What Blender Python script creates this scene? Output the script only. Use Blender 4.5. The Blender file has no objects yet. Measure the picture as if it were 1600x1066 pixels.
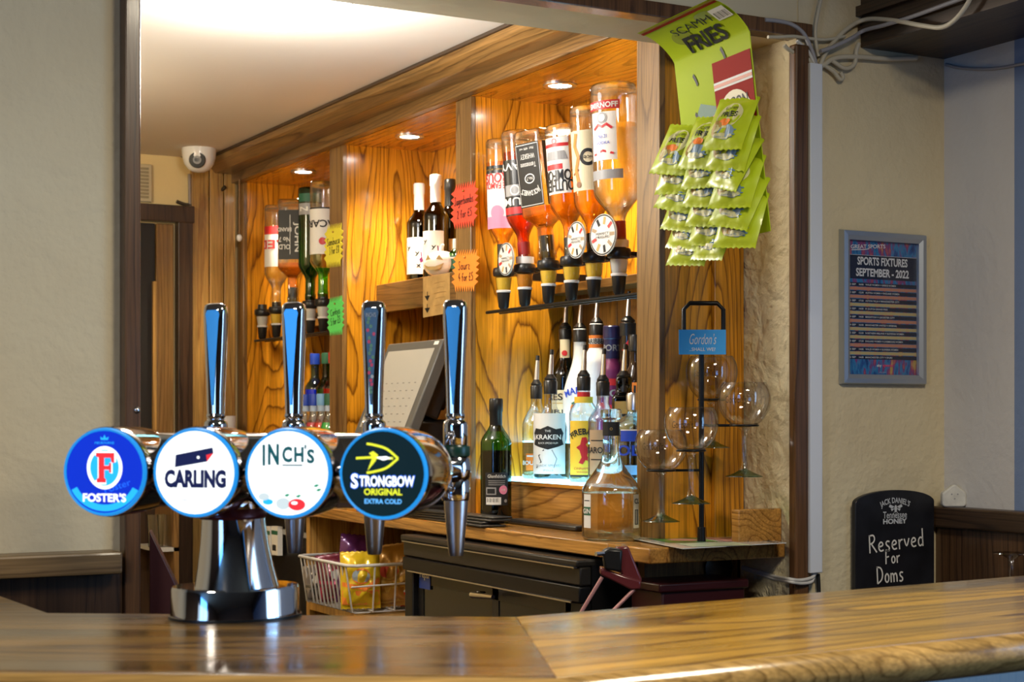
import bpy, bmesh, math, random
from mathutils import Vector, Matrix
random.seed(7)
sc = bpy.context.scene
C = sc.collection
# ------------------------------------------------------------------ camera, world, lights, exposure
HC = 1.35                     # eye height
YAW = math.atan2(.478, .878)  # the camera looks this far to the right of the room's long axis
FPX = 2557.0                  # focal length in pixels of a 1600 px wide frame
HOR = 655.0                   # row of the horizon (vertical shift lens)
cam_data = bpy.data.cameras.new('camera')
cam_data.sensor_width = 36
cam_data.lens = FPX / 1600 * 36
cam_data.shift_y = (HOR - 533) / 1600
cam_data.clip_start = .05
cam_data.dof.use_dof = True
cam_data.dof.focus_distance = 3.2
cam_data.dof.aperture_fstop = 10
cam = bpy.data.objects.new('camera', cam_data)
C.objects.link(cam)
cam.location = (0, 0, HC)
cam.rotation_euler = (math.pi / 2, 0, -YAW)
sc.camera = cam
sc.view_settings.view_transform = 'Standard'
sc.view_settings.look = 'None'
sc.view_settings.gamma = 1
sc.view_settings.use_curve_mapping = False
sc.view_settings.exposure = 0.35
sc.cycles.use_denoising = True
sc.cycles.max_bounces = 14
sc.cycles.transparent_max_bounces = 40
sc.cycles.transmission_bounces = 14
sc.cycles.caustics_reflective = False
sc.cycles.sample_clamp_indirect = 6
w = bpy.data.worlds.new('sky'); sc.world = w
w.use_nodes = True
w.node_tree.nodes['Background'].inputs[0].default_value = (.62, .8, 1, 1)
w.node_tree.nodes['Background'].inputs[1].default_value = 1.2

def light(name, kind, loc, power, color=(1, 1, 1), size=.1, size_y=None, rot=(0, 0, 0), spot=None, blend=.5, spread=None):
    l = bpy.data.lights.new(name, kind)
    l.energy = power; l.color = color
    if kind == 'AREA':
        l.shape = 'RECTANGLE' if size_y else 'DISK'
        l.size = size
        if size_y: l.size_y = size_y
        if spread: l.spread = spread
    else:
        l.shadow_soft_size = size
    if kind == 'SPOT':
        l.spot_size = spot; l.spot_blend = blend
    o = bpy.data.objects.new(name, l); C.objects.link(o)
    o.location = loc; o.rotation_euler = rot
    return o
# daylight through the front room's side window, and the front room's own ceiling lamps
light('daylight', 'AREA', (2.36, .35, 1.55), 22, (.30, .58, 1), 1.5, 1.1, (0, math.radians(90), 0))
light('front_room_lamp', 'AREA', (-.9, .5, 2.38), 31, (1, .88, .70), .5)
light('daylight', 'AREA', (-2.97, -.3, 1.6), 22, (.10, .38, 1), 1.6, 1.08, (0, math.radians(-90), 0))
light('front_room_lamp', 'AREA', (1.3, 1.0, 2.38), 23, (1, .88, .68), .4)

# ------------------------------------------------------------------ pixel helpers (photograph frame -> a point on a given plane)
ca, sa = .878, .478
def ray(px, py):
    t = (px - 800) / FPX; s = -(py - HOR) / FPX
    return Vector((ca * t + sa, ca - sa * t, s))
def at(px, py, d):
    r = ray(px, py); return Vector((r.x * d, r.y * d, HC + r.z * d))
def onX(px, py, X):
    r = ray(px, py); return at(px, py, X / r.x)
def onY(px, py, Y):
    r = ray(px, py); return at(px, py, Y / r.y)
def onZ(px, py, Z):
    r = ray(px, py); return at(px, py, (Z - HC) / r.z)

# ------------------------------------------------------------------ materials
MATS = {}
def nmat(name):
    m = bpy.data.materials.new(name); m.use_nodes = True
    nt = m.node_tree; nt.nodes.clear()
    out = nt.nodes.new('ShaderNodeOutputMaterial')
    return m, nt, out
def N(nt, kind, **kw):
    n = nt.nodes.new(kind)
    for k, v in kw.items(): setattr(n, k, v)
    return n
def rgb(*c): return (c[0], c[1], c[2], 1)
def srgb(r, g, b):
    f = lambda c: (c / 255 / 12.92) if c / 255 <= .04045 else ((c / 255 + .055) / 1.055) ** 2.4
    return (f(r), f(g), f(b))
def plain(name, col, rough=.5, metal=0, spec=.4, coat=0, bump=0, bscale=200, noise=0, nscale=8):
    if name in MATS: return MATS[name]
    m, nt, out = nmat(name)
    b = N(nt, 'ShaderNodeBsdfPrincipled')
    b.inputs['Base Color'].default_value = rgb(*col)
    b.inputs['Roughness'].default_value = rough
    b.inputs['Metallic'].default_value = metal
    b.inputs['Specular IOR Level'].default_value = spec
    b.inputs['Coat Weight'].default_value = coat
    b.inputs['Coat Roughness'].default_value = .05
    tc = N(nt, 'ShaderNodeTexCoord')
    if noise:
        n = N(nt, 'ShaderNodeTexNoise'); n.inputs['Scale'].default_value = nscale; n.inputs['Detail'].default_value = 4
        nt.links.new(tc.outputs['Object'], n.inputs['Vector'])
        r = N(nt, 'ShaderNodeValToRGB')
        r.color_ramp.elements[0].position = .3; r.color_ramp.elements[1].position = .7
        r.color_ramp.elements[0].color = rgb(*[c * (1 - noise) for c in col])
        r.color_ramp.elements[1].color = rgb(*[min(1, c * (1 + noise * .5)) for c in col])
        nt.links.new(n.outputs['Fac'], r.inputs['Fac']); nt.links.new(r.outputs['Color'], b.inputs['Base Color'])
    if bump:
        n = N(nt, 'ShaderNodeTexNoise'); n.inputs['Scale'].default_value = bscale; n.inputs['Detail'].default_value = 3
        nt.links.new(tc.outputs['Object'], n.inputs['Vector'])
        bp = N(nt, 'ShaderNodeBump'); bp.inputs['Strength'].default_value = bump; bp.inputs['Distance'].default_value = .002
        nt.links.new(n.outputs['Fac'], bp.inputs['Height']); nt.links.new(bp.outputs['Normal'], b.inputs['Normal'])
    nt.links.new(b.outputs[0], out.inputs[0])
    MATS[name] = m; return m
def emit(name, col, strength=1):
    if name in MATS: return MATS[name]
    m, nt, out = nmat(name)
    e = N(nt, 'ShaderNodeEmission'); e.inputs[0].default_value = rgb(*col); e.inputs[1].default_value = strength
    nt.links.new(e.outputs[0], out.inputs[0]); MATS[name] = m; return m
def backlit(name, col, strength=1):
    """a lit sign face: coloured emission behind a glossy cover"""
    if name in MATS: return MATS[name]
    m, nt, out = nmat(name)
    b = N(nt, 'ShaderNodeBsdfPrincipled')
    b.inputs['Base Color'].default_value = rgb(*[c * .3 for c in col]); b.inputs['Roughness'].default_value = .45; b.inputs['Specular IOR Level'].default_value = .15
    b.inputs['Emission Color'].default_value = rgb(*col); b.inputs['Emission Strength'].default_value = strength
    nt.links.new(b.outputs[0], out.inputs[0]); MATS[name] = m; return m
def wood(name, light_c, dark_c, axis='Z', scale=2.2, rings=13, rough=.3, coat=.4, stretch=.12, seed=0., line=.5, mott=(.75, 1.2), ripple=0., worn=False):
    """plain-sawn boards: contour lines of a stretched noise field plus fine fibre"""
    if name in MATS: return MATS[name]
    m, nt, out = nmat(name)
    L = nt.links.new
    tc = N(nt, 'ShaderNodeTexCoord')
    mp = N(nt, 'ShaderNodeMapping')
    s = [1, 1, 1]; s['XYZ'.index(axis)] = stretch
    mp.inputs['Scale'].default_value = s; mp.inputs['Location'].default_value = (seed, seed * 1.7, seed * .6)
    L(tc.outputs['Object'], mp.inputs['Vector'])
    n1 = N(nt, 'ShaderNodeTexNoise'); n1.inputs['Scale'].default_value = scale * 2.4; n1.inputs['Detail'].default_value = 1.2
    n1.inputs['Roughness'].default_value = .35
    L(mp.outputs[0], n1.inputs['Vector'])
    mpw = N(nt, 'ShaderNodeMapping'); sw = [1, 1, 1]; sw['XYZ'.index(axis)] = .25
    mpw.inputs['Scale'].default_value = sw; L(tc.outputs['Object'], mpw.inputs['Vector'])
    nw = N(nt, 'ShaderNodeTexNoise'); nw.inputs['Scale'].default_value = 55; nw.inputs['Detail'].default_value = 3; L(mpw.outputs[0], nw.inputs['Vector'])
    ad = N(nt, 'ShaderNodeMath', operation='MULTIPLY_ADD'); ad.inputs[1].default_value = .020; L(nw.outputs['Fac'], ad.inputs[0]); L(n1.outputs['Fac'], ad.inputs[2])
    mu = N(nt, 'ShaderNodeMath', operation='MULTIPLY'); mu.inputs[1].default_value = rings * 2.3; L(ad.outputs[0], mu.inputs[0])
    fr = N(nt, 'ShaderNodeMath', operation='FRACT'); L(mu.outputs[0], fr.inputs[0])
    rp = N(nt, 'ShaderNodeValToRGB')
    e = rp.color_ramp.elements
    mid = [l * .72 + d * .28 for l, d in zip(light_c, dark_c)]
    e[0].position = 0; e[0].color = rgb(*light_c)
    e[1].position = 1; e[1].color = rgb(*light_c)
    for p, c in ((.5, light_c), (.76, mid), (.91, dark_c), (.95, [l * (1 - line) + d * line for l, d in zip(light_c, dark_c)])):
        x = e.new(p); x.color = rgb(*c)
    L(fr.outputs[0], rp.inputs['Fac'])
    mp2 = N(nt, 'ShaderNodeMapping')
    s2 = [1, 1, 1]; s2['XYZ'.index(axis)] = .03
    mp2.inputs['Scale'].default_value = s2; L(tc.outputs['Object'], mp2.inputs['Vector'])
    n2 = N(nt, 'ShaderNodeTexNoise'); n2.inputs['Scale'].default_value = 260; n2.inputs['Detail'].default_value = 2
    L(mp2.outputs[0], n2.inputs['Vector'])
    n3 = N(nt, 'ShaderNodeTexNoise'); n3.inputs['Scale'].default_value = scale * 4.5; n3.inputs['Detail'].default_value = 3
    L(mp.outputs[0], n3.inputs['Vector'])
    mr = N(nt, 'ShaderNodeMapRange'); mr.inputs[1].default_value = .3; mr.inputs[2].default_value = .7
    mr.inputs[3].default_value = .66; mr.inputs[4].default_value = 1.18; L(n2.outputs['Fac'], mr.inputs[0])
    mr3 = N(nt, 'ShaderNodeMapRange'); mr3.inputs[1].default_value = .3; mr3.inputs[2].default_value = .7
    mr3.inputs[3].default_value = mott[0]; mr3.inputs[4].default_value = mott[1]; L(n3.outputs['Fac'], mr3.inputs[0])
    mm = N(nt, 'ShaderNodeMath', operation='MULTIPLY'); L(mr.outputs[0], mm.inputs[0]); L(mr3.outputs[0], mm.inputs[1])
    vm = N(nt, 'ShaderNodeVectorMath', operation='SCALE'); L(rp.outputs['Color'], vm.inputs[0]); L(mm.outputs[0], vm.inputs['Scale'])
    b = N(nt, 'ShaderNodeBsdfPrincipled'); L(vm.outputs[0], b.inputs['Base Color'])
    b.inputs['Roughness'].default_value = rough; b.inputs['Coat Weight'].default_value = coat; b.inputs['Coat Roughness'].default_value = .12
    bp = N(nt, 'ShaderNodeBump'); bp.inputs['Strength'].default_value = .15; bp.inputs['Distance'].default_value = .001
    L(n2.outputs['Fac'], bp.inputs['Height']); L(bp.outputs['Normal'], b.inputs['Normal'])
    if worn:     # polish worn unevenly along the staves
        mw = N(nt, 'ShaderNodeMapRange'); mw.inputs[1].default_value = .3; mw.inputs[2].default_value = .7; mw.inputs[3].default_value = .08; mw.inputs[4].default_value = .42
        L(n3.outputs['Fac'], mw.inputs[0]); L(mw.outputs[0], b.inputs['Roughness'])
    if ripple:
        nr = N(nt, 'ShaderNodeTexNoise'); nr.inputs['Scale'].default_value = 18; nr.inputs['Detail'].default_value = 2; L(tc.outputs['Object'], nr.inputs['Vector'])
        b2 = N(nt, 'ShaderNodeBump'); b2.inputs['Strength'].default_value = ripple; b2.inputs['Distance'].default_value = .01
        L(nr.outputs['Fac'], b2.inputs['Height']); L(bp.outputs['Normal'], b2.inputs['Normal']); L(b2.outputs['Normal'], b.inputs['Normal']); L(b2.outputs['Normal'], b.inputs['Coat Normal'])
    L(b.outputs[0], out.inputs[0]); MATS[name] = m; return m
def plaster(name, col, bump=.5, scale=9, stain=.12, fine=70):
    if name in MATS: return MATS[name]
    m, nt, out = nmat(name); L = nt.links.new
    tc = N(nt, 'ShaderNodeTexCoord')
    n1 = N(nt, 'ShaderNodeTexNoise'); n1.inputs['Scale'].default_value = scale; n1.inputs['Detail'].default_value = 6; n1.inputs['Distortion'].default_value = .6
    n2 = N(nt, 'ShaderNodeTexNoise'); n2.inputs['Scale'].default_value = fine; n2.inputs['Detail'].default_value = 3
    v = N(nt, 'ShaderNodeTexVoronoi'); v.inputs['Scale'].default_value = scale * 2.3
    n3 = N(nt, 'ShaderNodeTexNoise'); n3.inputs['Scale'].default_value = 2.1; n3.inputs['Detail'].default_value = 5
    for n in (n1, n2, v, n3): L(tc.outputs['Object'], n.inputs['Vector'])
    a = N(nt, 'ShaderNodeMath', operation='MULTIPLY_ADD'); a.inputs[1].default_value = .28; L(n2.outputs['Fac'], a.inputs[0]); L(n1.outputs['Fac'], a.inputs[2])
    a2 = N(nt, 'ShaderNodeMath', operation='MULTIPLY_ADD'); a2.inputs[1].default_value = .12; L(v.outputs['Distance'], a2.inputs[0]); L(a.outputs[0], a2.inputs[2])
    bp = N(nt, 'ShaderNodeBump'); bp.inputs['Strength'].default_value = bump; bp.inputs['Distance'].default_value = .02
    L(a2.outputs[0], bp.inputs['Height'])
    r = N(nt, 'ShaderNodeValToRGB'); r.color_ramp.elements[0].position = .3; r.color_ramp.elements[1].position = .68
    r.color_ramp.elements[0].color = rgb(*[c * (1 - stain * (1 + i * .35)) for i, c in enumerate(col)]); r.color_ramp.elements[1].color = rgb(*col)
    L(n3.outputs['Fac'], r.inputs['Fac'])
    b = N(nt, 'ShaderNodeBsdfPrincipled'); b.inputs['Roughness'].default_value = .75; b.inputs['Specular IOR Level'].default_value = .3
    L(r.outputs['Color'], b.inputs['Base Color']); L(bp.outputs['Normal'], b.inputs['Normal'])
    L(b.outputs[0], out.inputs[0]); MATS[name] = m; return m
def thin_glass(name, tint=(.97, .98, .98), edge=(.55, .6, .6), gloss=.06, emax=.55, rough=.02, refr=0., ior=1.16):
    """thin-walled glass: clear face on, reflective and darker where looked at along the wall"""
    if name in MATS: return MATS[name]
    m, nt, out = nmat(name); L = nt.links.new
    lw = N(nt, 'ShaderNodeLayerWeight'); lw.inputs[0].default_value = .5
    pw = N(nt, 'ShaderNodeMath', operation='POWER'); pw.inputs[1].default_value = 3.2; L(lw.outputs['Facing'], pw.inputs[0])
    mx = N(nt, 'ShaderNodeMix', data_type='RGBA'); L(pw.outputs[0], mx.inputs[0])
    mx.inputs[6].default_value = rgb(*tint); mx.inputs[7].default_value = rgb(*edge)
    tr = N(nt, 'ShaderNodeBsdfTransparent'); L(mx.outputs[2], tr.inputs[0])
    if refr:
        t0 = tr; rf = N(nt, 'ShaderNodeBsdfRefraction'); rf.inputs['IOR'].default_value = ior; rf.inputs['Roughness'].default_value = 0; L(mx.outputs[2], rf.inputs[0])
        tr = N(nt, 'ShaderNodeMixShader'); tr.inputs[0].default_value = refr; L(t0.outputs[0], tr.inputs[1]); L(rf.outputs[0], tr.inputs[2])
    gl = N(nt, 'ShaderNodeBsdfGlossy'); gl.inputs['Roughness'].default_value = rough
    mr = N(nt, 'ShaderNodeMapRange'); mr.inputs[3].default_value = gloss; mr.inputs[4].default_value = emax; L(pw.outputs[0], mr.inputs[0])
    ms = N(nt, 'ShaderNodeMixShader'); L(mr.outputs[0], ms.inputs[0]); L(tr.outputs[0], ms.inputs[1]); L(gl.outputs[0], ms.inputs[2])
    L(ms.outputs[0], out.inputs[0]); MATS[name] = m; return m
def liquid(name, tint, mix=.5, ior=1.34):
    """see-through drink: part straight tint, part refraction"""
    if name in MATS: return MATS[name]
    m, nt, out = nmat(name); L = nt.links.new
    tr = N(nt, 'ShaderNodeBsdfTransparent'); tr.inputs[0].default_value = rgb(*tint)
    gl = N(nt, 'ShaderNodeBsdfGlass'); gl.inputs['Color'].default_value = rgb(*tint); gl.inputs['Roughness'].default_value = .01; gl.inputs['IOR'].default_value = ior
    ms = N(nt, 'ShaderNodeMixShader'); ms.inputs[0].default_value = mix
    L(tr.outputs[0], ms.inputs[1]); L(gl.outputs[0], ms.inputs[2]); L(ms.outputs[0], out.inputs[0]); MATS[name] = m; return m

CREAM = plaster('cream_plaster', srgb(216, 204, 172), .42, 7)
SMOOTHC = plaster('smooth_cream_plaster', srgb(216, 204, 172), .12, 7)
ROUGHP = plaster('rough_cream_plaster', srgb(222, 210, 174), 1.0, 16, .16, 55)
CEILW = plaster('white_ceiling_paint', srgb(224, 216, 206), .05, 4, .05)
PALE = plaster('pale_grey_paint', srgb(205, 203, 200), .25, 5, .05)
BLUEP = plaster('blue_grey_paint', srgb(120, 140, 175), .25, 5, .05)
ENDP = plaster('yellowed_cream_paint', srgb(226, 204, 150), .1, 5, .05)
OAK = wood('varnished_oak_upright', (.68, .285, .016), (.17, .055, .005), 'Z', 2.6, 9, .22, .5, .20, 3.1)
OAKY = wood('varnished_oak_along', (.60, .25, .022), (.24, .08, .010), 'Y', 2.6, 8, .25, .4, .16, 1.3)
OAKBACK = wood('oak_back_boards_shaded', (.20, .09, .018), (.09, .034, .007), 'Z', 4.0, 10, .35, .2, .05, 5.)  # boards' own oak, base colour darkened for shade under the shelves
BROWN = wood('brown_oak_upright', (.26, .14, .045), (.12, .055, .015), 'Z', 3.0, 9, .3, .3, .08, 2.)
BROWNY = wood('brown_oak_along', (.22, .115, .035), (.10, .045, .013), 'Y', 3.0, 8, .3, .3, .08, 7.)
BROWNX = wood('brown_oak_across', (.21, .13, .055), (.11, .06, .02), 'X', 3.0, 8, .4, .2, .08, 4.)
COUNTW = wood('back_counter_oak', (.46, .22, .045), (.20, .08, .014), 'Y', 3.4, 9, .25, .4, .06, 9.)
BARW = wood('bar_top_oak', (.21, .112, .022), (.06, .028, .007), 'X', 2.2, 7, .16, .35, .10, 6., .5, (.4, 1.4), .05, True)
BARE = wood('bar_edge_oak', (.40, .24, .075), (.20, .11, .03), 'X', 3.0, 8, .2, .5, .06, 8.)
PINE = wood('knotty_pine', (.48, .27, .07), (.28, .13, .03), 'Z', 4.5, 6, .4, .2, .05, 11.)
DARKW = wood('dark_stained_wood', (.055, .028, .014), (.022, .011, .006), 'Z', 4, 6, .35, .3, .06, 2.)
DARKY = wood('dark_stained_beam', (.055, .030, .015), (.02, .011, .006), 'Y', 5, 6, .45, .1, .05, 2.)
FRAMEW = wood('dark_frame_wood', (.12, .055, .022), (.05, .022, .01), 'Z', 4, 6, .3, .35, .05, 8.)
BLACK = plain('black_plastic', (.012, .012, .013), .32)
BLACKM = plain('black_metal', (.015, .015, .016), .3, .6)
CHROME = plain('chrome', (.62, .62, .65), .06, 1)
STEEL = plain('brushed_steel', (.55, .55, .57), .28, 1)
ALU = plain('aluminium_frame', (.50, .54, .60), .38, 1)
WHITE = plain('white_plastic', (.72, .72, .72), .4)
WHITEG = plain('white_gloss', (.8, .8, .8), .2)
PAPER = plain('white_paper', (.78, .77, .74), .6)
INK = plain('black_ink', (.012, .012, .014), .6)
CLEAR = thin_glass('clear_glass', (.97, .98, .98), (.36, .40, .40), .10, .8)
CLEARB = thin_glass('clear_bottle_glass', (.96, .98, .98), (.30, .34, .34), .11, .85, refr=.5)
GOBLET = thin_glass('goblet_glass', (.96, .96, .96), (.30, .31, .30), .12, .85)
GREENG = thin_glass('green_glass', (.12, .36, .08), (.02, .10, .02), .07, .5)
MGREENG = thin_glass('whisky_green_glass', (.14, .42, .07), (.01, .09, .01), .08, .6)
DGREENG = thin_glass('dark_green_glass', (.03, .10, .02), (.005, .03, .005), .07, .5)
DARKG = thin_glass('dark_brown_glass', (.05, .018, .008), (.01, .005, .003), .08, .5)
AMBERG = thin_glass('amber_liquid_glass', (.96, .95, .92), (.32, .28, .22), .10, .8, refr=.5)
AMBER = liquid('amber_spirit', (.98, .72, .24), .6)
GOLD = liquid('golden_spirit', (1, .72, .25), .5)
REDAMB = liquid('red_rum', (.80, .24, .04), .6)
CLEARL = liquid('clear_spirit', (.97, .98, .97), .6)
GREENL = liquid('green_spirit', (.25, .85, .08), .5)
PALEGOLD = liquid('pale_gold_spirit', (.96, .89, .68), .35)
DARKPAINT = plaster('dark_front_room_paint', srgb(92, 72, 58), .2, 5, .1)

# ------------------------------------------------------------------ mesh building
def basis(z):
    z = Vector(z).normalized()
    a = Vector((0, 0, 1)) if abs(z.z) < .95 else Vector((1, 0, 0))
    x = a.cross(z).normalized(); y = z.cross(x)
    return x, y, z
_txt = {}
def text_geo(body, bold=0.0):
    """glyph outlines of the built-in font, fitted to a unit box centred on 0,0"""
    k = (body, bold)
    if k in _txt: return _txt[k]
    cu = bpy.data.curves.new('t', 'FONT'); cu.body = body; cu.resolution_u = 3; cu.offset = bold; cu.fill_mode = 'FRONT'
    ob = bpy.data.objects.new('t', cu); C.objects.link(ob)
    dg = bpy.context.evaluated_depsgraph_get()
    me = bpy.data.meshes.new_from_object(ob.evaluated_get(dg))
    vs = [(v.co.x, v.co.y) for v in me.vertices]; fs = [tuple(p.vertices) for p in me.polygons]
    bpy.data.objects.remove(ob); bpy.data.curves.remove(cu); bpy.data.meshes.remove(me)
    x0 = min(v[0] for v in vs); x1 = max(v[0] for v in vs); y0 = min(v[1] for v in vs); y1 = max(v[1] for v in vs)
    vs = [((x - (x0 + x1) / 2) / max(1e-6, x1 - x0), (y - (y0 + y1) / 2) / max(1e-6, y1 - y0)) for x, y in vs]
    _txt[k] = (vs, fs); return _txt[k]
class Fr:
    """a flat printing frame: origin, right, up; layer n lifts by n * step"""
    def __init__(s, o, u, v, step=.0004):
        s.o = Vector(o); s.u = Vector(u).normalized(); s.v = Vector(v).normalized(); s.n = s.u.cross(s.v); s.step = step
    def __call__(s, u, v, l=0): return s.o + s.u * u + s.v * v + s.n * (l * s.step)
class Cyl:
    """a printing frame wrapped on an upright cylinder facing azimuth phi"""
    def __init__(s, c, R, phi, flip=1, step=.0004): s.c = Vector(c); s.R = R; s.phi = phi; s.flip = flip; s.step = step
    def __call__(s, u, v, l=0):
        r = s.R + l * s.step; a = s.phi + s.flip * u / s.R
        return s.c + Vector((r * math.cos(a), r * math.sin(a), s.flip * v))
class MB:
    def __init__(s): s.v = []; s.f = []; s.m = []
    def add(s, vs, fs, mi=0):
        n = len(s.v); s.v += [Vector(v) for v in vs]
        for f in fs: s.f.append(tuple(i + n for i in f)); s.m.append(mi)
        return s
    def box(s, a, b, mi=0):
        x0, y0, z0 = a; x1, y1, z1 = b
        x0, x1 = min(x0, x1), max(x0, x1); y0, y1 = min(y0, y1), max(y0, y1); z0, z1 = min(z0, z1), max(z0, z1)
        vs = [(x0, y0, z0), (x1, y0, z0), (x1, y1, z0), (x0, y1, z0), (x0, y0, z1), (x1, y0, z1), (x1, y1, z1), (x0, y1, z1)]
        return s.add(vs, [(3, 2, 1, 0), (4, 5, 6, 7), (0, 1, 5, 4), (1, 2, 6, 5), (2, 3, 7, 6), (3, 0, 4, 7)], mi)
    def obox(s, c, ax, half, mi=0):
        c = Vector(c); X, Y, Z = [Vector(a).normalized() * h for a, h in zip(ax, half)]
        vs = [c + X * i + Y * j + Z * k for k in (-1, 1) for i, j in ((-1, -1), (1, -1), (1, 1), (-1, 1))]
        return s.add(vs, [(3, 2, 1, 0), (4, 5, 6, 7), (0, 1, 5, 4), (1, 2, 6, 5), (2, 3, 7, 6), (3, 0, 4, 7)], mi)
    def tube(s, pts, r, seg=10, mi=0, caps=True, closed=False):
        pts = [Vector(p) for p in pts]; n = len(pts)
        rs = r if isinstance(r, (list, tuple)) else [r] * n
        tan = []
        for i in range(n):
            a = pts[(i - 1) % n] if (closed or i) else pts[0]; b = pts[(i + 1) % n] if (closed or i < n - 1) else pts[-1]
            tan.append((b - a).normalized())
        x, y, _ = basis(tan[0]); base = len(s.v); vs = []; fs = []
        for i in range(n):
            t = tan[i]; x = (x - t * x.dot(t)).normalized(); y = t.cross(x)
            for k in range(seg):
                a = 2 * math.pi * k / seg
                vs.append(pts[i] + (x * math.cos(a) + y * math.sin(a)) * rs[i])
        for i in range(n if closed else n - 1):
            j = (i + 1) % n
            for k in range(seg):
                l = (k + 1) % seg; fs.append((i * seg + k, i * seg + l, j * seg + l, j * seg + k))
        if caps and not closed:
            fs.append(tuple(reversed(range(seg)))); fs.append(tuple((n - 1) * seg + k for k in range(seg)))
        return s.add(vs, fs, mi)
    def lathe(s, prof, seg=28, c=(0, 0, 0), n=2., sx=1, sy=1, M=None, mi=0, rot=0, caps=True):
        c = Vector(c); vs = []; fs = []
        for r, z in prof:
            r = max(r, 1e-5)
            for k in range(seg):
                a = 2 * math.pi * k / seg; co, si = math.cos(a), math.sin(a)
                e = 2 / n
                x = math.copysign(abs(co) ** e, co) * r * sx; y = math.copysign(abs(si) ** e, si) * r * sy
                if rot: x, y = x * math.cos(rot) - y * math.sin(rot), x * math.sin(rot) + y * math.cos(rot)
                p = Vector((x, y, z))
                vs.append((M @ p if M else p) + c)
        for i in range(len(prof) - 1):
            for k in range(seg):
                l = (k + 1) % seg; fs.append((i * seg + k, i * seg + l, (i + 1) * seg + l, (i + 1) * seg + k))
        if caps:
            if prof[0][0] > 1e-4: fs.append(tuple(reversed(range(seg))))
            if prof[-1][0] > 1e-4: fs.append(tuple((len(prof) - 1) * seg + k for k in range(seg)))
        return s.add(vs, fs, mi)
    def ell(s, c, r, seg=20, rings=12, mi=0, M=None):
        prof = [(math.sin(math.pi * i / rings), -math.cos(math.pi * i / rings)) for i in range(rings + 1)]
        vs = []; fs = []; c = Vector(c)
        for a, z in prof:
            for k in range(seg):
                t = 2 * math.pi * k / seg; p = Vector((max(a, 1e-4) * math.cos(t) * r[0], max(a, 1e-4) * math.sin(t) * r[1], z * r[2]))
                vs.append((M @ p if M else p) + c)
        for i in range(rings):
            for k in range(seg):
                l = (k + 1) % seg; fs.append((i * seg + k, i * seg + l, (i + 1) * seg + l, (i + 1) * seg + k))
        return s.add(vs, fs, mi)
    def prism(s, poly, fr, d0, d1, mi=0):
        """polygon in a Fr frame, from depth d0 to d1 along its normal (metres)"""
        n = len(poly); a = [fr(u, v) + fr.n * d0 for u, v in poly]; b = [fr(u, v) + fr.n * d1 for u, v in poly]
        fs = [tuple(reversed(range(n))), tuple(range(n, 2 * n))] + [(i, (i + 1) % n, n + (i + 1) % n, n + i) for i in range(n)]
        return s.add(a + b, fs, mi)
    def add2(s, vs, fs, fr, l, mi):
        """2-D shapes onto a frame; on a cylinder they are first cut into narrow upright strips so they follow the curve"""
        if isinstance(fr, Cyl):
            u0 = min(v[0] for v in vs); u1 = max(v[0] for v in vs); st = fr.R * .16
            if u1 - u0 > st:
                bm = bmesh.new(); bv = [bm.verts.new((u, v, 0)) for u, v in vs]
                for f in fs:
                    try: bm.faces.new([bv[i] for i in f])
                    except ValueError: pass
                k = math.ceil(u0 / st)
                while k * st < u1:
                    bmesh.ops.bisect_plane(bm, geom=bm.verts[:] + bm.edges[:] + bm.faces[:], plane_co=(k * st, 0, 0), plane_no=(1, 0, 0), dist=1e-7); k += 1
                bmesh.ops.triangulate(bm, faces=bm.faces[:])
                bm.verts.index_update()
                vs = [(v.co.x, v.co.y) for v in bm.verts]; fs = [tuple(v.index for v in f.verts) for f in bm.faces]; bm.free()
        return s.add([fr(u, v, l) for u, v in vs], fs, mi)
    def poly(s, pts, fr, l=1, mi=0): return s.add2(pts, [tuple(range(len(pts)))], fr, l, mi)
    def disc(s, c, ru, rv, fr, l=1, mi=0, seg=40):
        return s.poly([(c[0] + ru * math.cos(2 * math.pi * k / seg), c[1] + rv * math.sin(2 * math.pi * k / seg)) for k in range(seg)], fr, l, mi)
    def ringp(s, c, ru, rv, wd, fr, l=1, mi=0, seg=40, a0=0, a1=2 * math.pi):
        vs = []; 
        for k in range(seg + 1):
            a = a0 + (a1 - a0) * k / seg
            vs += [fr(c[0] + ru * math.cos(a), c[1] + rv * math.sin(a), l), fr(c[0] + (ru - wd) * math.cos(a), c[1] + (rv - wd) * math.sin(a), l)]
        return s.add(vs, [(2 * k, 2 * k + 1, 2 * k + 3, 2 * k + 2) for k in range(seg)], mi)
    def rect(s, u0, v0, u1, v1, fr, l=1, mi=0, nu=1):
        vs = []
        for i in range(nu + 1):
            u = u0 + (u1 - u0) * i / nu; vs += [fr(u, v0, l), fr(u, v1, l)]
        return s.add(vs, [(2 * i, 2 * i + 2, 2 * i + 3, 2 * i + 1) for i in range(nu)], mi)
    def text(s, body, c, w_, h, fr, l=2, mi=0, bold=0., arch=0., rot=0.):
        vs, fs = text_geo(body, bold); o = []
        for x, y in vs:
            u = x * w_; v = y * h
            if rot: u, v = u * math.cos(rot) - v * math.sin(rot), u * math.sin(rot) + v * math.cos(rot)
            if arch:
                R = w_ / (2 * math.sin(arch)) ; a = (x * 2) * arch
                u = (R + v) * math.sin(a); v = (R + v) * math.cos(a) - R
            o.append((c[0] + u, c[1] + v))
        return s.add2(o, fs, fr, l, mi)
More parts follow.
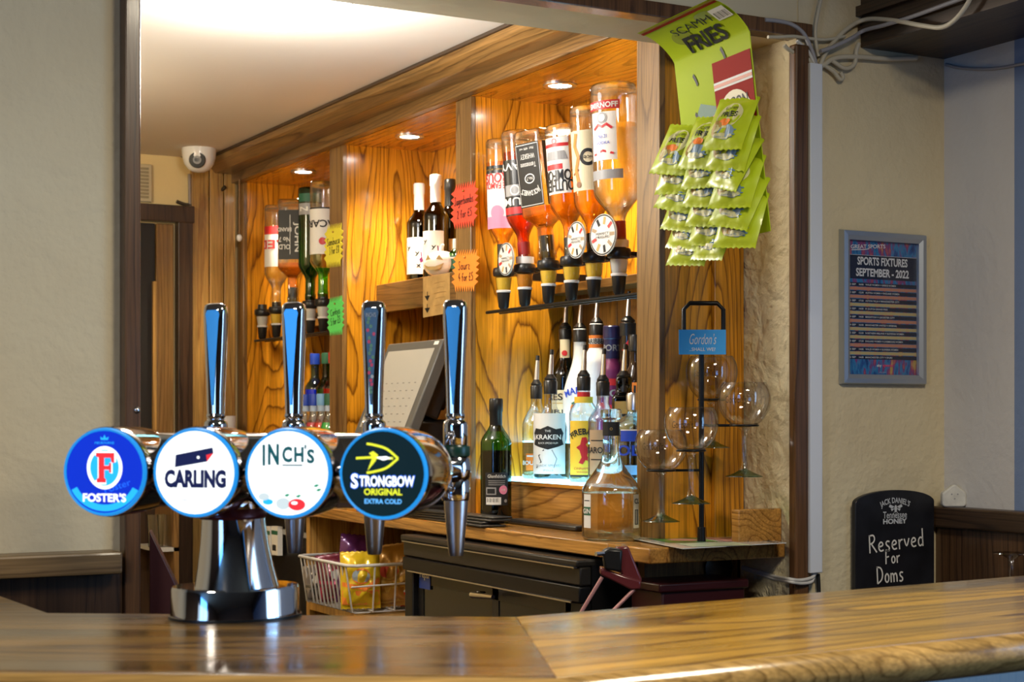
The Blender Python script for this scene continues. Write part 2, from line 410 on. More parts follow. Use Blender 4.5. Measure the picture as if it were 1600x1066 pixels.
    def ribbon(s, pts, wd, fr, l=2, mi=0):
        pts = [Vector(p) for p in pts]; vs = []
        for i, p in enumerate(pts):
            t = (pts[min(i + 1, len(pts) - 1)] - pts[max(i - 1, 0)])
            t = t.normalized() if t.length > 1e-9 else Vector((1, 0))
            n = Vector((-t.y, t.x)) * wd / 2
            vs += [fr(*(p + n), l), fr(*(p - n), l)]
        return s.add(vs, [(2 * i, 2 * i + 1, 2 * i + 3, 2 * i + 2) for i in range(len(pts) - 1)], mi)
    def hand(s, body, c, w_, h, fr, l=2, mi=0, wd=.002, rot=0.):
        """felt-pen or chalk handwriting from stroke glyphs; h is the capital height"""
        x = 0; st = []
        for ch in body:
            if ch == ' ': x += .35; continue
            gw, ss = GLYPH[ch]
            for p in ss: st.append([(x + a, b) for a, b in p])
            x += gw + .1
        k = w_ / max(x - .1, .1)
        for p in st:
            q = []
            for i in range(len(p) - 1):
                for j in range(3):
                    q.append((p[i][0] + (p[i + 1][0] - p[i][0]) * j / 3, p[i][1] + (p[i + 1][1] - p[i][1]) * j / 3))
            q.append(p[-1])
            for _ in range(2):
                q = [q[0]] + [((q[i - 1][0] + 2 * q[i][0] + q[i + 1][0]) / 4, (q[i - 1][1] + 2 * q[i][1] + q[i + 1][1]) / 4) for i in range(1, len(q) - 1)] + [q[-1]]
            out = []
            for a, b in q:
                u = a * k - w_ / 2; v = (b - .5) * h
                out.append((c[0] + u * math.cos(rot) - v * math.sin(rot), c[1] + u * math.sin(rot) + v * math.cos(rot)))
            s.ribbon(out, wd, fr, l, mi)
        return s
    def build(s, name, mats, parent=None, smooth=40, bevel=0, world=True, recalc=True, seg=2):
        me = bpy.data.meshes.new(name)
        inv = None
        if parent is not None and world:
            r = parent
            while r.parent: r = r.parent
            inv = (Matrix.Translation(r.location) @ r.rotation_euler.to_matrix().to_4x4()).inverted()
        me.from_pydata([(inv @ v if inv else v) for v in s.v], [], s.f)
        if not isinstance(mats, (list, tuple)): mats = [mats]
        for m in mats: me.materials.append(m)
        me.polygons.foreach_set('material_index', s.m)
        if recalc:
            bm = bmesh.new(); bm.from_mesh(me); bmesh.ops.recalc_face_normals(bm, faces=bm.faces); bm.to_mesh(me); bm.free()
        if smooth:
            me.polygons.foreach_set('use_smooth', [True] * len(me.polygons)); me.set_sharp_from_angle(angle=math.radians(smooth))
        me.update()
        o = bpy.data.objects.new(name, me); C.objects.link(o)
        if parent is not None: o.parent = parent
        if bevel:
            b = o.modifiers.new('bevel', 'BEVEL'); b.width = bevel; b.segments = seg; b.limit_method = 'ANGLE'; b.angle_limit = math.radians(35)
        return o
GLYPH = {
 'R': (.6, [[(.05, 0), (.07, 1)], [(.05, .95), (.4, 1), (.5, .75), (.35, .55), (.08, .5)], [(.2, .5), (.6, 0)]]),
 'e': (.48, [[(.06, .28), (.42, .32), (.4, .48), (.25, .56), (.08, .42), (.06, .2), (.2, .02), (.45, .08)]]),
 's': (.4, [[(.38, .5), (.2, .56), (.06, .45), (.15, .3), (.33, .22), (.34, .06), (.18, 0), (.03, .06)]]),
 'r': (.36, [[(.06, .55), (.08, 0)], [(.08, .35), (.2, .52), (.36, .52)]]),
 'v': (.44, [[(.03, .55), (.2, 0), (.42, .55)]]),
 'd': (.48, [[(.42, 1), (.42, 0)], [(.42, .4), (.25, .55), (.07, .4), (.06, .15), (.2, 0), (.42, .15)]]),
 'F': (.5, [[(.06, 0), (.1, 1)], [(.06, .96), (.5, 1)], [(.08, .5), (.4, .55)]]),
 'o': (.46, [[(.25, .55), (.08, .42), (.07, .15), (.22, 0), (.4, .12), (.42, .4), (.25, .55)]]),
 'D': (.62, [[(.08, 0), (.06, 1)], [(.0, .97), (.4, .95), (.58, .6), (.5, .2), (.08, .0)]]),
 'm': (.7, [[(.05, .55), (.06, 0)], [(.06, .4), (.2, .55), (.32, .4), (.33, 0)], [(.33, .4), (.48, .55), (.6, .4), (.62, 0)]]),
 'J': (.5, [[(.1, 1), (.5, 1)], [(.32, 1), (.32, .15), (.18, 0), (.03, .15)]]),
 'a': (.46, [[(.4, .5), (.22, .55), (.06, .35), (.08, .08), (.25, .02), (.4, .3)], [(.4, .55), (.42, 0)]]),
 'g': (.46, [[(.4, .5), (.22, .55), (.06, .38), (.1, .1), (.25, .08), (.4, .3)], [(.4, .55), (.4, -.25), (.2, -.35), (.05, -.22)]]),
 'b': (.46, [[(.06, 1), (.06, 0)], [(.06, .3), (.25, .55), (.42, .4), (.4, .1), (.22, 0), (.06, .1)]]),
 '2': (.48, [[(.05, .8), (.2, 1), (.42, .85), (.35, .5), (.05, 0), (.48, .02)]]),
 '3': (.45, [[(.05, .92), (.3, 1), (.4, .8), (.2, .55), (.42, .35), (.35, .05), (.05, .05)]]),
 '4': (.5, [[(.3, 1), (.05, .35), (.5, .38)], [(.38, .6), (.36, 0)]]),
 '5': (.45, [[(.42, 1), (.12, 1), (.08, .6), (.35, .6), (.42, .25), (.25, 0), (.03, .08)]]),
 '8': (.45, [[(.4, .85), (.2, 1), (.08, .8), (.35, .45), (.4, .15), (.2, 0), (.05, .2), (.35, .65), (.4, .85)]]),
 'f': (.36, [[(.36, .9), (.22, 1), (.16, .8), (.14, -.05)], [(.0, .5), (.32, .52)]]),
 '\u00a3': (.5, [[(.44, .85), (.28, 1), (.16, .8), (.18, .3), (.05, .02), (.48, .05)], [(.02, .48), (.36, .5)]]),
 'S': (.5, [[(.46, .88), (.25, 1), (.06, .8), (.4, .4), (.42, .12), (.2, 0), (.02, .12)]]),
 'u': (.46, [[(.05, .55), (.08, .1), (.22, 0), (.38, .2)], [(.4, .55), (.42, 0)]]),
 't': (.32, [[(.16, .85), (.15, .1), (.3, .02)], [(.0, .55), (.3, .58)]]),
 'z': (.42, [[(.04, .52), (.38, .54), (.05, .02), (.42, .02)]]),
 'c': (.42, [[(.4, .48), (.22, .56), (.06, .35), (.1, .08), (.25, 0), (.4, .08)]]),
 'C': (.55, [[(.52, .85), (.3, 1), (.08, .7), (.08, .3), (.28, 0), (.52, .12)]]),
 'k': (.44, [[(.06, 1), (.06, 0)], [(.4, .55), (.08, .28), (.42, 0)]]),
 'y': (.44, [[(.04, .55), (.22, .12)], [(.42, .55), (.1, -.35)]]),
 'i': (.16, [[(.08, .5), (.08, 0)], [(.08, .75), (.1, .8)]]),
 'n': (.44, [[(.05, .55), (.06, 0)], [(.06, .4), (.24, .55), (.38, .4), (.4, 0)]]),
 'h': (.44, [[(.05, 1), (.06, 0)], [(.06, .4), (.24, .55), (.38, .4), (.4, 0)]]),
}
def tag(o, label, cat, group=None):
    o['label'] = label; o['category'] = cat
    if group: o['group'] = group
    return o
def thing(name, label, cat, loc=(0, 0, 0), rz=0., group=None):
    o = bpy.data.objects.new(name, None); C.objects.link(o); o.empty_display_size = .05
    o.location = loc; o.rotation_euler = (0, 0, rz)
    return tag(o, label, cat, group)
def struct(name, mb, mats, smooth=0, bevel=0):
    o = mb.build(name, mats, None, smooth, bevel); o['kind'] = 'structure'; return o
def bez(pts, n=8):
    """smooth curve through points (Catmull-Rom)"""
    P = [Vector(p) for p in pts]; P = [P[0] * 2 - P[1]] + P + [P[-1] * 2 - P[-2]]; out = []
    for i in range(1, len(P) - 2):
        for k in range(n):
            t = k / n; a, b, c, d = P[i - 1:i + 3]
            out.append(.5 * ((2 * b) + (c - a) * t + (2 * a - 5 * b + 4 * c - d) * t * t + (3 * b - a - 3 * c + d) * t ** 3))
    out.append(P[-2]); return out
# ------------------------------------------------------------------ the setting
ZC = HC - .2417      # both counters
ZB = HC + .784       # underside of the back bar's canopy
ZCE = HC + .862      # ceiling over the bar
ZH = HC + .745       # underside of the wall over the serving opening
YW = 2.53; YB = 2.713  # front and back of the wall with the serving opening
XR = 2.389           # right wall of the front room
XP = 2.008           # right reveal
struct('floor', MB().box((-3.1, -3.6, -.05), (2.6, 5.5, 0)), plain('dark_carpet', (.05, .03, .025), .9, noise=.4))
struct('wall_end', MB().box((.2, 5.25, 0), (2.4, 5.35, 2.5)), ENDP)
struct('wall_bar_left', MB().box((.2, YB, 0), (.3, 5.25, 2.5)), ENDP)
struct('wall_bar_right', MB().box((2.115, YB + .002, 0), (2.3, 5.25, 2.5)), ENDP)
struct('ceiling', MB().box((.3, YB, ZCE), (2.115, 5.25, ZCE + .06)), CEILW)
struct('wall_front_left', MB().box((-3, YW, 0), (.682, YB, 2.5)), CREAM)
struct('wall_front_top', MB().box((.682, YW, ZH), (XP, YB, 2.5)), SMOOTHC)
m = MB().box((XP + .004, YW, 0), (2.6, YB, 2.5)).box((XP, YW + .002, 0), (XP + .004, YB, 2.5), 1)
struct('wall_front_right', m, [CREAM, ROUGHP])
YS = 2.337
m = MB().box((XR, YS, 0), (2.6, YW, 2.5))
m.box((XR, 1.1, 0), (2.6, YS, 2.5), 1).box((XR, -3.5, 0), (2.6, -.4, 2.5), 1)
m.box((XR, -.4, 0), (2.6, 1.1, 1.0), 1).box((XR, -.4, 2.1), (2.6, 1.1, 2.5), 1)
struct('wall_right', m, [PALE, BLUEP])
m = MB().box((2.45, -.4, 1.0), (2.5, -.35, 2.1)).box((2.45, 1.05, 1.0), (2.5, 1.1, 2.1)).box((2.45, -.35, 1.0), (2.5, 1.05, 1.05)).box((2.45, -.35, 2.05), (2.5, 1.05, 2.1))
m.box((2.455, .33, 1.05), (2.495, .37, 2.05)).box((2.47, -.35, 1.05), (2.474, 1.05, 2.05), 1)
struct('window_1', m, [WHITE, CLEAR])
struct('wall_back', MB().box((-3.1, -3.6, 0), (2.6, -3.5, 2.5)), DARKPAINT)
m = MB().box((-3.1, .6, 0), (-3, YW, 2.5)).box((-3.1, -3.5, 0), (-3, -1.2, 2.5)).box((-3.1, -1.2, 0), (-3, .6, 1.0)).box((-3.1, -1.2, 2.2), (-3, .6, 2.5))
struct('wall_left', m, DARKPAINT)
m = MB().box((-3.1, -1.2, 1.0), (-3.05, -1.15, 2.2)).box((-3.1, .55, 1.0), (-3.05, .6, 2.2)).box((-3.1, -1.15, 1.0), (-3.05, .55, 1.05)).box((-3.1, -1.15, 2.15), (-3.05, .55, 2.2)).box((-3.09, -.33, 1.05), (-3.06, -.27, 2.15)).box((-3.077, -1.15, 1.05), (-3.073, .55, 2.15), 1)
struct('window_2', m, [WHITE, CLEAR])
struct('ceiling_front', MB().box((-3, -3.5, 2.42), (2.6, YW, 2.5)), plaster('tan_ceiling_paint', srgb(160, 140, 112), .1, 4, .1))
# dark strip along the foot of the wall over the opening, jambs, beam, dado
struct('trim_1', MB().box((.707, YW - .012, ZH - .004), (XP + .03, YW + .03, ZH + .024)), FRAMEW, bevel=.002)
struct('trim_2', MB().box((.682, YW - .03, 0), (.707, YB, ZH)), FRAMEW, bevel=.003)
a = onY(1243, 600, YW - .02); b = onY(1265, 600, YW - .02)
struct('trim_3', MB().box((a.x, YW - .02, 0), (b.x, YW + .002, ZH - .02)), FRAMEW, bevel=.004)
m = MB().box((2.168, -3.5, ZH - .005), (XR, YW, 2.42))
m.box((2.155, -3.5, ZH + .055), (2.168, YW, ZH + .075)).box((2.16, -3.5, ZH + .02), (2.168, YW, ZH + .035))
struct('trim_4', m, DARKY)
def lcap(px, py): return onY(px, py, YW - .06)
zt = lcap(100, 866).z; zb = lcap(100, 901).z
xe = lcap(192, 880).x
struct('trim_5', MB().box((-3, YW - .06, zb), (xe, YW, zt)), BROWNX, bevel=.004)
struct('trim_6', MB().box((-3, YW - .022, 0), (.68, YW, zb)), DARKW)
# right-hand dado with its ledge
zl = onX(1500, 794, 2.35).z
struct('trim_7', MB().box((2.35, .6, zl - .042), (XR, YW, zl)), DARKY, bevel=.004)
struct('trim_8', MB().box((2.366, .6, 0), (XR, YW, zl - .042)).box((2.354, 2.20, zl - .09), (XR, 2.235, zl - .042)), wood('dark_dado_board', (.10, .05, .022), (.04, .018, .009), 'Z', 3.5, 7, .35, .3, .05, 4.))
# knotty pine boarding on the end wall beside the back bar
px0 = onY(299, 500, 5.235).x
m = MB()
xx = px0
for wd in (.062, .05, .045):
    m.box((xx, 5.232, 0), (min(xx + wd - .003, 1.80), 5.25, ZCE)); xx += wd
struct('trim_9', m, PINE, bevel=.003)
# doorway in the end wall
dl = onY(205, 500, 5.25).x; dr = onY(296, 500, 5.25).x; dz = onY(250, 322, 5.25).z
m = MB().box((dr - .05, 5.21, 0), (dr, 5.25, dz)).box((dl - .3, 5.205, dz - .055), (dr + .004, 5.25, dz))
do = struct('door_1', m, DARKW, bevel=.003)
dm = onY(241, 500, 5.25).x; dn = onY(268, 500, 5.25).x
lf = MB().box((dm, 5.225, .02), (dn, 5.25, dz - .06)).build('door_leaf', BROWN, do, bevel=.003)
pn = MB().box((dl - .3, 5.236, .02), (dm - .002, 5.2495, dz - .06)).build('doorway_shade_sheet', plain('doorway_shade_black', (.012, .009, .008), .6), do)  # near-black sheet painted in for the shade inside the doorway
MB().box((dm - .012, 5.222, .05), (dm, 5.2345, dz - .25)).build('door_edge', PINE, do)

# ------------------------------------------------------------------ serving counter
SG = plain('seam_dark', (.04, .02, .01), .6)
bar = thing('bar_counter', 'varnished oak bar counter running across the foreground, mitred to the right', 'bar counter', (0.9, 1.7, 0), -YAW)
def cz(px, py): return onZ(px, py, ZC)
P1, P2, P3 = cz(75, 958), cz(806, 964), cz(870, 1058)
FL = cz(-420, 1042)
LW = onY(-55, 900, YW - .03); LW.z = ZC
BL = Vector((FL.x - .35, FL.y + .5, ZC))
def slab(pts, t, name, mats, parent, ang, bevel=.0012):
    """a worktop slab; its own axes turned by ang so the grain follows its length"""
    r = Matrix.Translation(parent.location) @ parent.rotation_euler.to_matrix().to_4x4() @ Matrix.Rotation(ang, 4, 'Z')
    i = r.inverted(); n = len(pts)
    vs = [i @ Vector((p.x, p.y, ZC - t)) for p in pts] + [i @ Vector((p.x, p.y, ZC)) for p in pts]
    fs = [tuple(reversed(range(n))), tuple(range(n, 2 * n))] + [(k, (k + 1) % n, n + (k + 1) % n, n + k) for k in range(n)]
    o = MB().add(vs, fs).build(name, mats, parent, 40, bevel, world=False, seg=5)
    o.rotation_euler = (0, 0, ang); return o
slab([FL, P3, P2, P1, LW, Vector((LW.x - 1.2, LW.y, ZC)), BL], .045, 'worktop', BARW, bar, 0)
R1 = cz(1620, 898); F1 = cz(1600, 987)
dr_ = (R1 - P2).normalized(); R2 = P2 + dr_ * ((2.33 - P2.x) / dr_.x)
df = (F1 - P3).normalized(); F2 = P3 + df * ((2.33 - P3.x) / df.x)
ang2 = math.atan2(dr_.y, dr_.x) + YAW
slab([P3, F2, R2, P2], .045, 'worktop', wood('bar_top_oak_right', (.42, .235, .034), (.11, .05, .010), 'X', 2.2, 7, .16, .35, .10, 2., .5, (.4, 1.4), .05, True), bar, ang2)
# rounded oak nosing along the drinkers' side
nrm = Vector((df.y, -df.x, 0))
MB().tube([FL + Vector((0, 0, -.022)), P3 + Vector((0, 0, -.022)), F2 + Vector((0, 0, -.022))], .0215, 14).build('nosing', BARE, bar)
fp = [FL + Vector((.03, .06, 0)), P3 + Vector((.02, .06, 0)), F2 + Vector((0, .08, 0))]
m = MB()
for a, b in zip(fp, fp[1:]):
    t = (b - a).normalized(); nn = Vector((-t.y, t.x, 0)) * .025
    m.obox(((a + b) / 2).x * Vector((1, 0, 0)) + Vector((0, ((a + b) / 2).y, (ZC - .05) / 2)), (t, nn, (0, 0, 1)), ((b - a).length / 2, .02, (ZC - .05) / 2))
m.build('counter_front', DARKW, bar)

# ------------------------------------------------------------------ back bar: partitions, panels, canopy, shelves
XB = 1.81; XK = 2.11; XF = 1.688
bb = thing('back_bar', 'tall varnished oak back bar with three lit bays under a deep cornice', 'back bar', (1.96, 4.0, 0))
parts = [(2.713, 2.795), (3.535, 3.615), (4.338, 4.435), (5.187, 5.248)]
for i, (y0, y1) in enumerate(parts):
    MB().box((XB + .014, y0, ZC), (XK, y1, ZB)).build('partition', OAK, bb)
    MB().box((XB, y0 - .001, ZC), (XB + .014, y1 + .001, ZB)).build('post', BROWN, bb, bevel=.002)
MB().box((onY(1114, 600, 2.705).x, 2.698, ZC), (XP - .001, 2.7125, ZB)).build('corner_post', OAK, bb, bevel=.003)
LEDGE = HC + .33
for y0, y1 in ((2.795, 3.535), (3.615, 4.338), (4.435, 5.187)):
    MB().box((XK - .012, y0, LEDGE), (XK, y1, ZB)).build('back_panel', OAK, bb)
    m = MB(); n = 7
    for k in range(n):
        a = y0 + (y1 - y0) * k / n; b = y0 + (y1 - y0) * (k + 1) / n
        m.box((XK - .014, a + .0012, ZC), (XK, b - .0012, LEDGE))
    m.build('back_boards', OAKBACK, bb, bevel=.002)
MB().box((XB + .004, YB + .0, ZB), (XK, 5.245, ZB + .02)).build('canopy', OAKY, bb)
for y0, y1 in ((2.795, 3.535), (4.435, 5.187)):
    MB().box((XK - .09, y0, LEDGE - .022), (XK - .014, y1, LEDGE)).build('ledge', BROWNY, bb, bevel=.002)
MB().box((1.785, YB + .003, ZB - .0), (1.812, 5.245, HC + .823)).build('fascia', BROWNY, bb, bevel=.003)
# stepped cornice: section in X-Z swept along Y
sec = [(1.81, HC + .815), (1.728, HC + .815), (1.716, HC + .828), (1.705, HC + .840), (1.695, HC + .8615), (1.81, HC + .8615)]
m = MB(); n = len(sec)
m.add([(x, YB + .004, z) for x, z in sec] + [(x, 5.245, z) for x, z in sec], [tuple(range(n)), tuple(reversed(range(n, 2 * n)))] + [(k, n + k, n + (k + 1) % n, (k + 1) % n) for k in range(n)])
m.build('cornice', BROWNY, bb, 0, .002)
MB().box((1.69, YB + .004, ZCE - .008), (1.70, 5.245, ZCE - .0005)).build('caulk_line', DARKY, bb)
# bay with the till: boxed shelf
ZS = HC + .3865
MB().box((1.916, 3.616, HC + .305), (1.934, 4.337, ZS)).build('shelf_fascia', BROWNY, bb, bevel=.002)
MB().box((1.934, 3.616, ZS - .02), (XK - .012, 4.337, ZS)).build('shelf', OAKY, bb)
# lit shelf and its plinth in the right bay, plain one in the left bay
ZL = HC - .142
LED = emit('led_panel', (.28, .74, 1), 5.5)
for (y0, y1), mt in (((2.796, 3.534), LED), ((4.436, 5.186), OAKY)):
    MB().box((1.853, y0, ZC), (1.868, y1, ZL - .012)).build('plinth', COUNTW, bb, bevel=.002)
    MB().box((1.845, y0, ZL - .012), (XK - .014, y1, ZL - .004)).build('shelf', OAKY, bb)
    if mt is LED:
        MB().box((1.845, y0, ZL - .0035), (1.96, y1, ZL)).build('light_panel', [mt], bb)
    MB().box((1.958, y0, ZL - .003), (XK - .014, y1, ZL + .085)).build('bottle_step', OAKBACK if mt is OAKY else BROWNY, bb)
    if mt is LED:
        MB().box((1.960, y0 + .001, ZL + .0852), (XK - .0145, y1 - .001, ZL + .088)).build('light_panel', [mt], bb)

# back counter with its knee-hole
bc = thing('back_counter', 'long oak back counter under the shelves with fridge and basket bays below', 'counter', (1.9, 3.9, 0))
YE = 2.564
m = MB().box((XF, YE, ZC - .03), (XK, YB - .001, ZC - .0005)).box((XF, YB - .001, ZC - .03), (XK, 5.225, ZC - .0005))
MB().box((XF, YE, ZC - .03), (XP - .001, YB - .002, ZC - .0005)).box((XF, YB - .002, ZC - .03), (XK, 5.225, ZC - .0005)).build('worktop', COUNTW, bc, bevel=.003)
u0 = onY(1147, 800, 2.59)
MB().box((u0.x, 2.575, ZC), (XP - .001, 2.60, ZC + .066)).build('upstand', COUNTW, bc, bevel=.003)
MB().box((1.78, 2.72, 0), (XP - .002, 2.745, ZC - .03)).build('end_panel', BROWN, bc)
MB().box((1.70, 4.312, 0), (2.1, 4.337, ZC - .03)).build('side_panel', PINE, bc)
MB().box((1.70, 3.63, .815), (2.09, 4.312, .838)).build('shelf', PINE, bc)
MB().box((2.09, 2.75, 0), (2.105, 5.22, ZC - .03)).build('backboard', DARKW, bc)

# recessed downlights, with the light they give
for (px, py), nm in (((474, 268), 'recessed downlight over the left bay of the back bar'), ((640, 213), 'recessed downlight over the middle bay of the back bar'), ((875, 133), 'recessed downlight over the right bay of the back bar')):
    p = onZ(px, py, ZB)
    t = thing('downlight', nm, 'ceiling light', p, 0, 'downlights in the back bar canopy')
    MB().lathe([(.027, -.001), (.029, -.004), (.036, -.005), (.040, -.003), (.040, -.0002), (.027, -.0002)], 32, p).build('bezel', STEEL, t)
    MB().lathe([(.0, -.0015), (.0265, -.0015), (.0265, -.0005), (.0, -.0005)], 28, p, caps=False).build('bulb', emit('downlight_glow', (1, .93, .8), 60), t)
    light('downlight_beam', 'SPOT', (p.x, p.y, p.z - .012), 25, (1, .84, .58), .026, rot=(0, 0, 0), spot=math.radians(128), blend=.9)
# round ceiling lamp over the serving side
p = at(435, -19, 3.30)
cl = thing('ceiling_lamp', 'round white glowing ceiling lamp above the bar, cut by the frame top', 'ceiling light', (p.x, p.y, ZCE))
MB().lathe([(.150, 0), (.153, -.012), (.148, -.022), (.140, -.012), (.140, 0)], 40, (p.x, p.y, ZCE)).build('rim', WHITE, cl)
MB().lathe([(.143, -.02), (.13, -.045), (.09, -.06), (.0, -.066)], 40, (p.x, p.y, ZCE)).build('diffuser', emit('lamp_glow', (.95, .97, 1), 6), cl)
light('ceiling_lamp_light', 'POINT', (p.x, p.y, ZCE - .16), 20, (1, .95, .87), .1)
# unseen fill light added behind the left pier to brighten the far end
light('bar_fill_light', 'POINT', (.62, 4.1, ZCE - .18), 13, (1, .88, .68), .12)
# ------------------------------------------------------------------ beer font on the bar counter (local axes: x along the row, -y towards the drinker)
AF = math.radians(11.8)
rowc = at(377.5, 739, 1.89)
font = thing('beer_font', 'chrome four-tap beer font with round glowing badges standing on the bar counter', 'beer tap', (rowc.x, rowc.y, ZC), -YAW - AF)
LZ = rowc.z - ZC                   # lens height over the counter
SP = .1133; LR = .0500
def fl(x, y, z): return Vector((x, y, z))
def fbuild(mb, name, mats, parent=font, **k): return mb.build(name, mats, parent, world=False, **k)
RIM = backlit('badge_rim_glow', (.012, .22, .60), 1.0)
NAVY = backlit('badge_navy', (.012, .018, .10), .5)
BWHITE = backlit('badge_white', (.93, .98, 1), 1.15)
BBLUE = backlit('badge_blue', (.003, .028, .55), .9)
BCYAN = backlit('badge_cyan', (.02, .42, .85), 1.0)
BRED = backlit('badge_red', (.8, .03, .04), .9)
BTEAL = backlit('badge_teal', (.008, .11, .13), .6)
BDARK = backlit('badge_black_green', (.002, .017, .022), .6)
BYEL = backlit('badge_yellow', (.72, .78, .03), 1.0)
BLIL = backlit('badge_light_blue', (.12, .45, .95), 1.0)
BGREY = backlit('badge_grey', (.55, .65, .68), .9)
BGREEN = backlit('badge_green', (.03, .3, .16), .8)
BMID = backlit('badge_mid_blue', (.015, .14, .85), 1.0)
M90 = Matrix.Rotation(math.radians(90), 4, 'X')      # lathe axis z -> -y
def badge_fosters(m, fr, R):
    m.disc((0, 0), R, R, fr, 0, 0)
    for k, mm in ((.93, 3),):
        m.ringp((0, -.02 * R), R * .97, R * .93, R * .16, fr, 1, 2, a0=math.pi * 1.15, a1=math.pi * 1.85)
    m.disc((0, .1 * R), .46 * R, .52 * R, fr, 2, 1); m.disc((0, .1 * R), .375 * R, .435 * R, fr, 3, 2)
    F = [(-.2, -.36), (.04, -.36), (.04, -.27), (.0, -.25), (.0, -.05), (.12, -.05), (.13, -.12), (.18, -.12), (.18, .12), (.13, .12), (.12, .05), (.0, .05), (.0, .24), (.16, .24), (.19, .12), (.26, .12), (.26, .36), (-.22, .36), (-.22, .27), (-.15, .25), (-.15, -.25), (-.2, -.27)]
    G = [(x * 1.16, y * 1.12) for x, y in F]
    m.poly([(x * R, (y + .1) * R) for x, y in G], fr, 4, 1); m.poly([(x * R, (y + .1) * R) for x, y in F], fr, 5, 3)
    m.text("FOSTER'S", (0, -.62 * R), 1.12 * R, .21 * R, fr, 4, 1, .03)
    m.text("MELBOURNE", (0, .70 * R), .5 * R, .055 * R, fr, 4, 2)
    m.poly([(-.09 * R, .77 * R), (.09 * R, .77 * R), (.11 * R, .85 * R), (.04 * R, .81 * R), (0, .9 * R), (-.04 * R, .81 * R), (-.11 * R, .85 * R)], fr, 4, 2)
    m.text("Foster", (.33 * R, -.34 * R), .7 * R, .16 * R, fr, 1, 4, 0, 0, .3)
    return [BBLUE, BWHITE, BCYAN, BRED, BMID]
def badge_carling(m, fr, R):
    m.disc((0, 0), R, R, fr, 0, 1)
    m.poly([(-.52 * R, .12 * R), (-.50 * R, .42 * R), (.44 * R, .60 * R), (.46 * R, .46 * R), (.30 * R, .26 * R)], fr, 1, 0)
    m.poly([(.46 * R, .46 * R), (.30 * R, .26 * R), (.28 * R, .42 * R)], fr, 2, 3)
    m.disc((.08 * R, .36 * R), .035 * R, .035 * R, fr, 3, 1, 12)
    m.text("CARLING", (0, -.15 * R), 1.56 * R, .44 * R, fr, 2, 0, .06)
    m.text("BORN IN THE MIDLANDS", (0, -.66 * R), .72 * R, .05 * R, fr, 2, 0)
    return [NAVY, BWHITE, BCYAN, BRED]
def badge_inchs(m, fr, R):
    m.disc((0, 0), R, R, fr, 0, 1)
    for ch, x, y, w_, h in (('I', -.60, .42, .07, .50), ('N', -.36, .44, .28, .50), ('C', -.02, .44, .25, .38), ('H', .27, .44, .24, .36), ("'", .43, .62, .05, .10), ('S', .56, .40, .19, .34)):
        m.text(ch, (x * R, y * R), w_ * R, h * R, fr, 2, 0, .045)
    m.rect(-.14 * R, .17 * R, .36 * R, .205 * R, fr, 2, 0)
    m.text("MEDIUM", (-.02 * R, -.28 * R), .5 * R, .1 * R, fr, 1, 2); m.text("CIDER", (-.02 * R, -.42 * R), .3 * R, .08 * R, fr, 1, 2)
    m.disc((.22 * R, -.74 * R), .21 * R, .14 * R, fr, 2, 3, 24); m.disc((.16 * R, -.70 * R), .08 * R, .04 * R, fr, 3, 1, 12)
    m.disc((-.12 * R, -.72 * R), .18 * R, .14 * R, fr, 1, 2, 24); m.disc((-.6 * R, -.56 * R), .14 * R, .09 * R, fr, 1, 2, 16); m.disc((-.5 * R, -.68 * R), .13 * R, .07 * R, fr, 1, 4, 16)
    for x, y in ((.26, -.55), (-.02, -.53), (.76, -.40), (.70, -.30)): m.poly([((x - .08) * R, y * R), (x * R, (y + .05) * R), ((x + .08) * R, (y + .03) * R), (x * R, (y - .03) * R)], fr, 3, 5)
    return [BTEAL, BWHITE, BGREY, BRED, BCYAN, BGREEN]
def badge_strongbow(m, fr, R):
    m.disc((0, 0), R, R, fr, 0, 0)
    def arc(x0, x1, b, n=14): return [(x0 + (x1 - x0) * k / n, b * math.sin(math.pi * (k / n) ** .75)) for k in range(n + 1)]
    c = .36
    up = [(-.40, .34), (-.22, .31), (.08, .22), (.36, 0)]
    for sgn in (1, -1):
        m.ribbon([(x * R, (c + sgn * y) * R) for x, y in bez([Vector((a, b, 0)) for a, b in up], 6) and [(v.x, v.y) for v in bez([Vector((a, b, 0)) for a, b in up], 6)]], .055 * R, fr, 1, 2)
    m.ribbon([(-.66 * R, c * R), (-.3 * R, (c + .02) * R), (.24 * R, c * R)], .055 * R, fr, 1, 2)
    m.poly([(-.38 * R, (c - .3) * R), (-.26 * R, (c + .02) * R), (-.34 * R, (c + .12) * R), (-.24 * R, (c + .17) * R), (-.12 * R, (c + .08) * R), (-.18 * R, (c - .06) * R)], fr, 2, 2)
    m.poly([(-.2 * R, (c + .03) * R), (.08 * R, (c + .05) * R), (.2 * R, c * R), (.0 * R, (c - .05) * R)], fr, 2, 1)
    m.text("S", (-.69 * R, -.17 * R), .17 * R, .34 * R, fr, 3, 1, .03); m.text("TRONGBOW", (.09 * R, -.17 * R), 1.33 * R, .25 * R, fr, 3, 1, .03)
    m.text("S", (-.69 * R, -.17 * R), .21 * R, .38 * R, fr, 2, 3, .05); m.text("TRONGBOW", (.09 * R, -.17 * R), 1.37 * R, .29 * R, fr, 2, 3, .05)
    m.text("ORIGINAL", (0, -.42 * R), .92 * R, .155 * R, fr, 3, 2, .03)
    m.text("EXTRA COLD", (0, -.64 * R), .90 * R, .115 * R, fr, 3, 4, .03)
    return [BDARK, BWHITE, BYEL, BMID, BLIL]
BL_END = .20
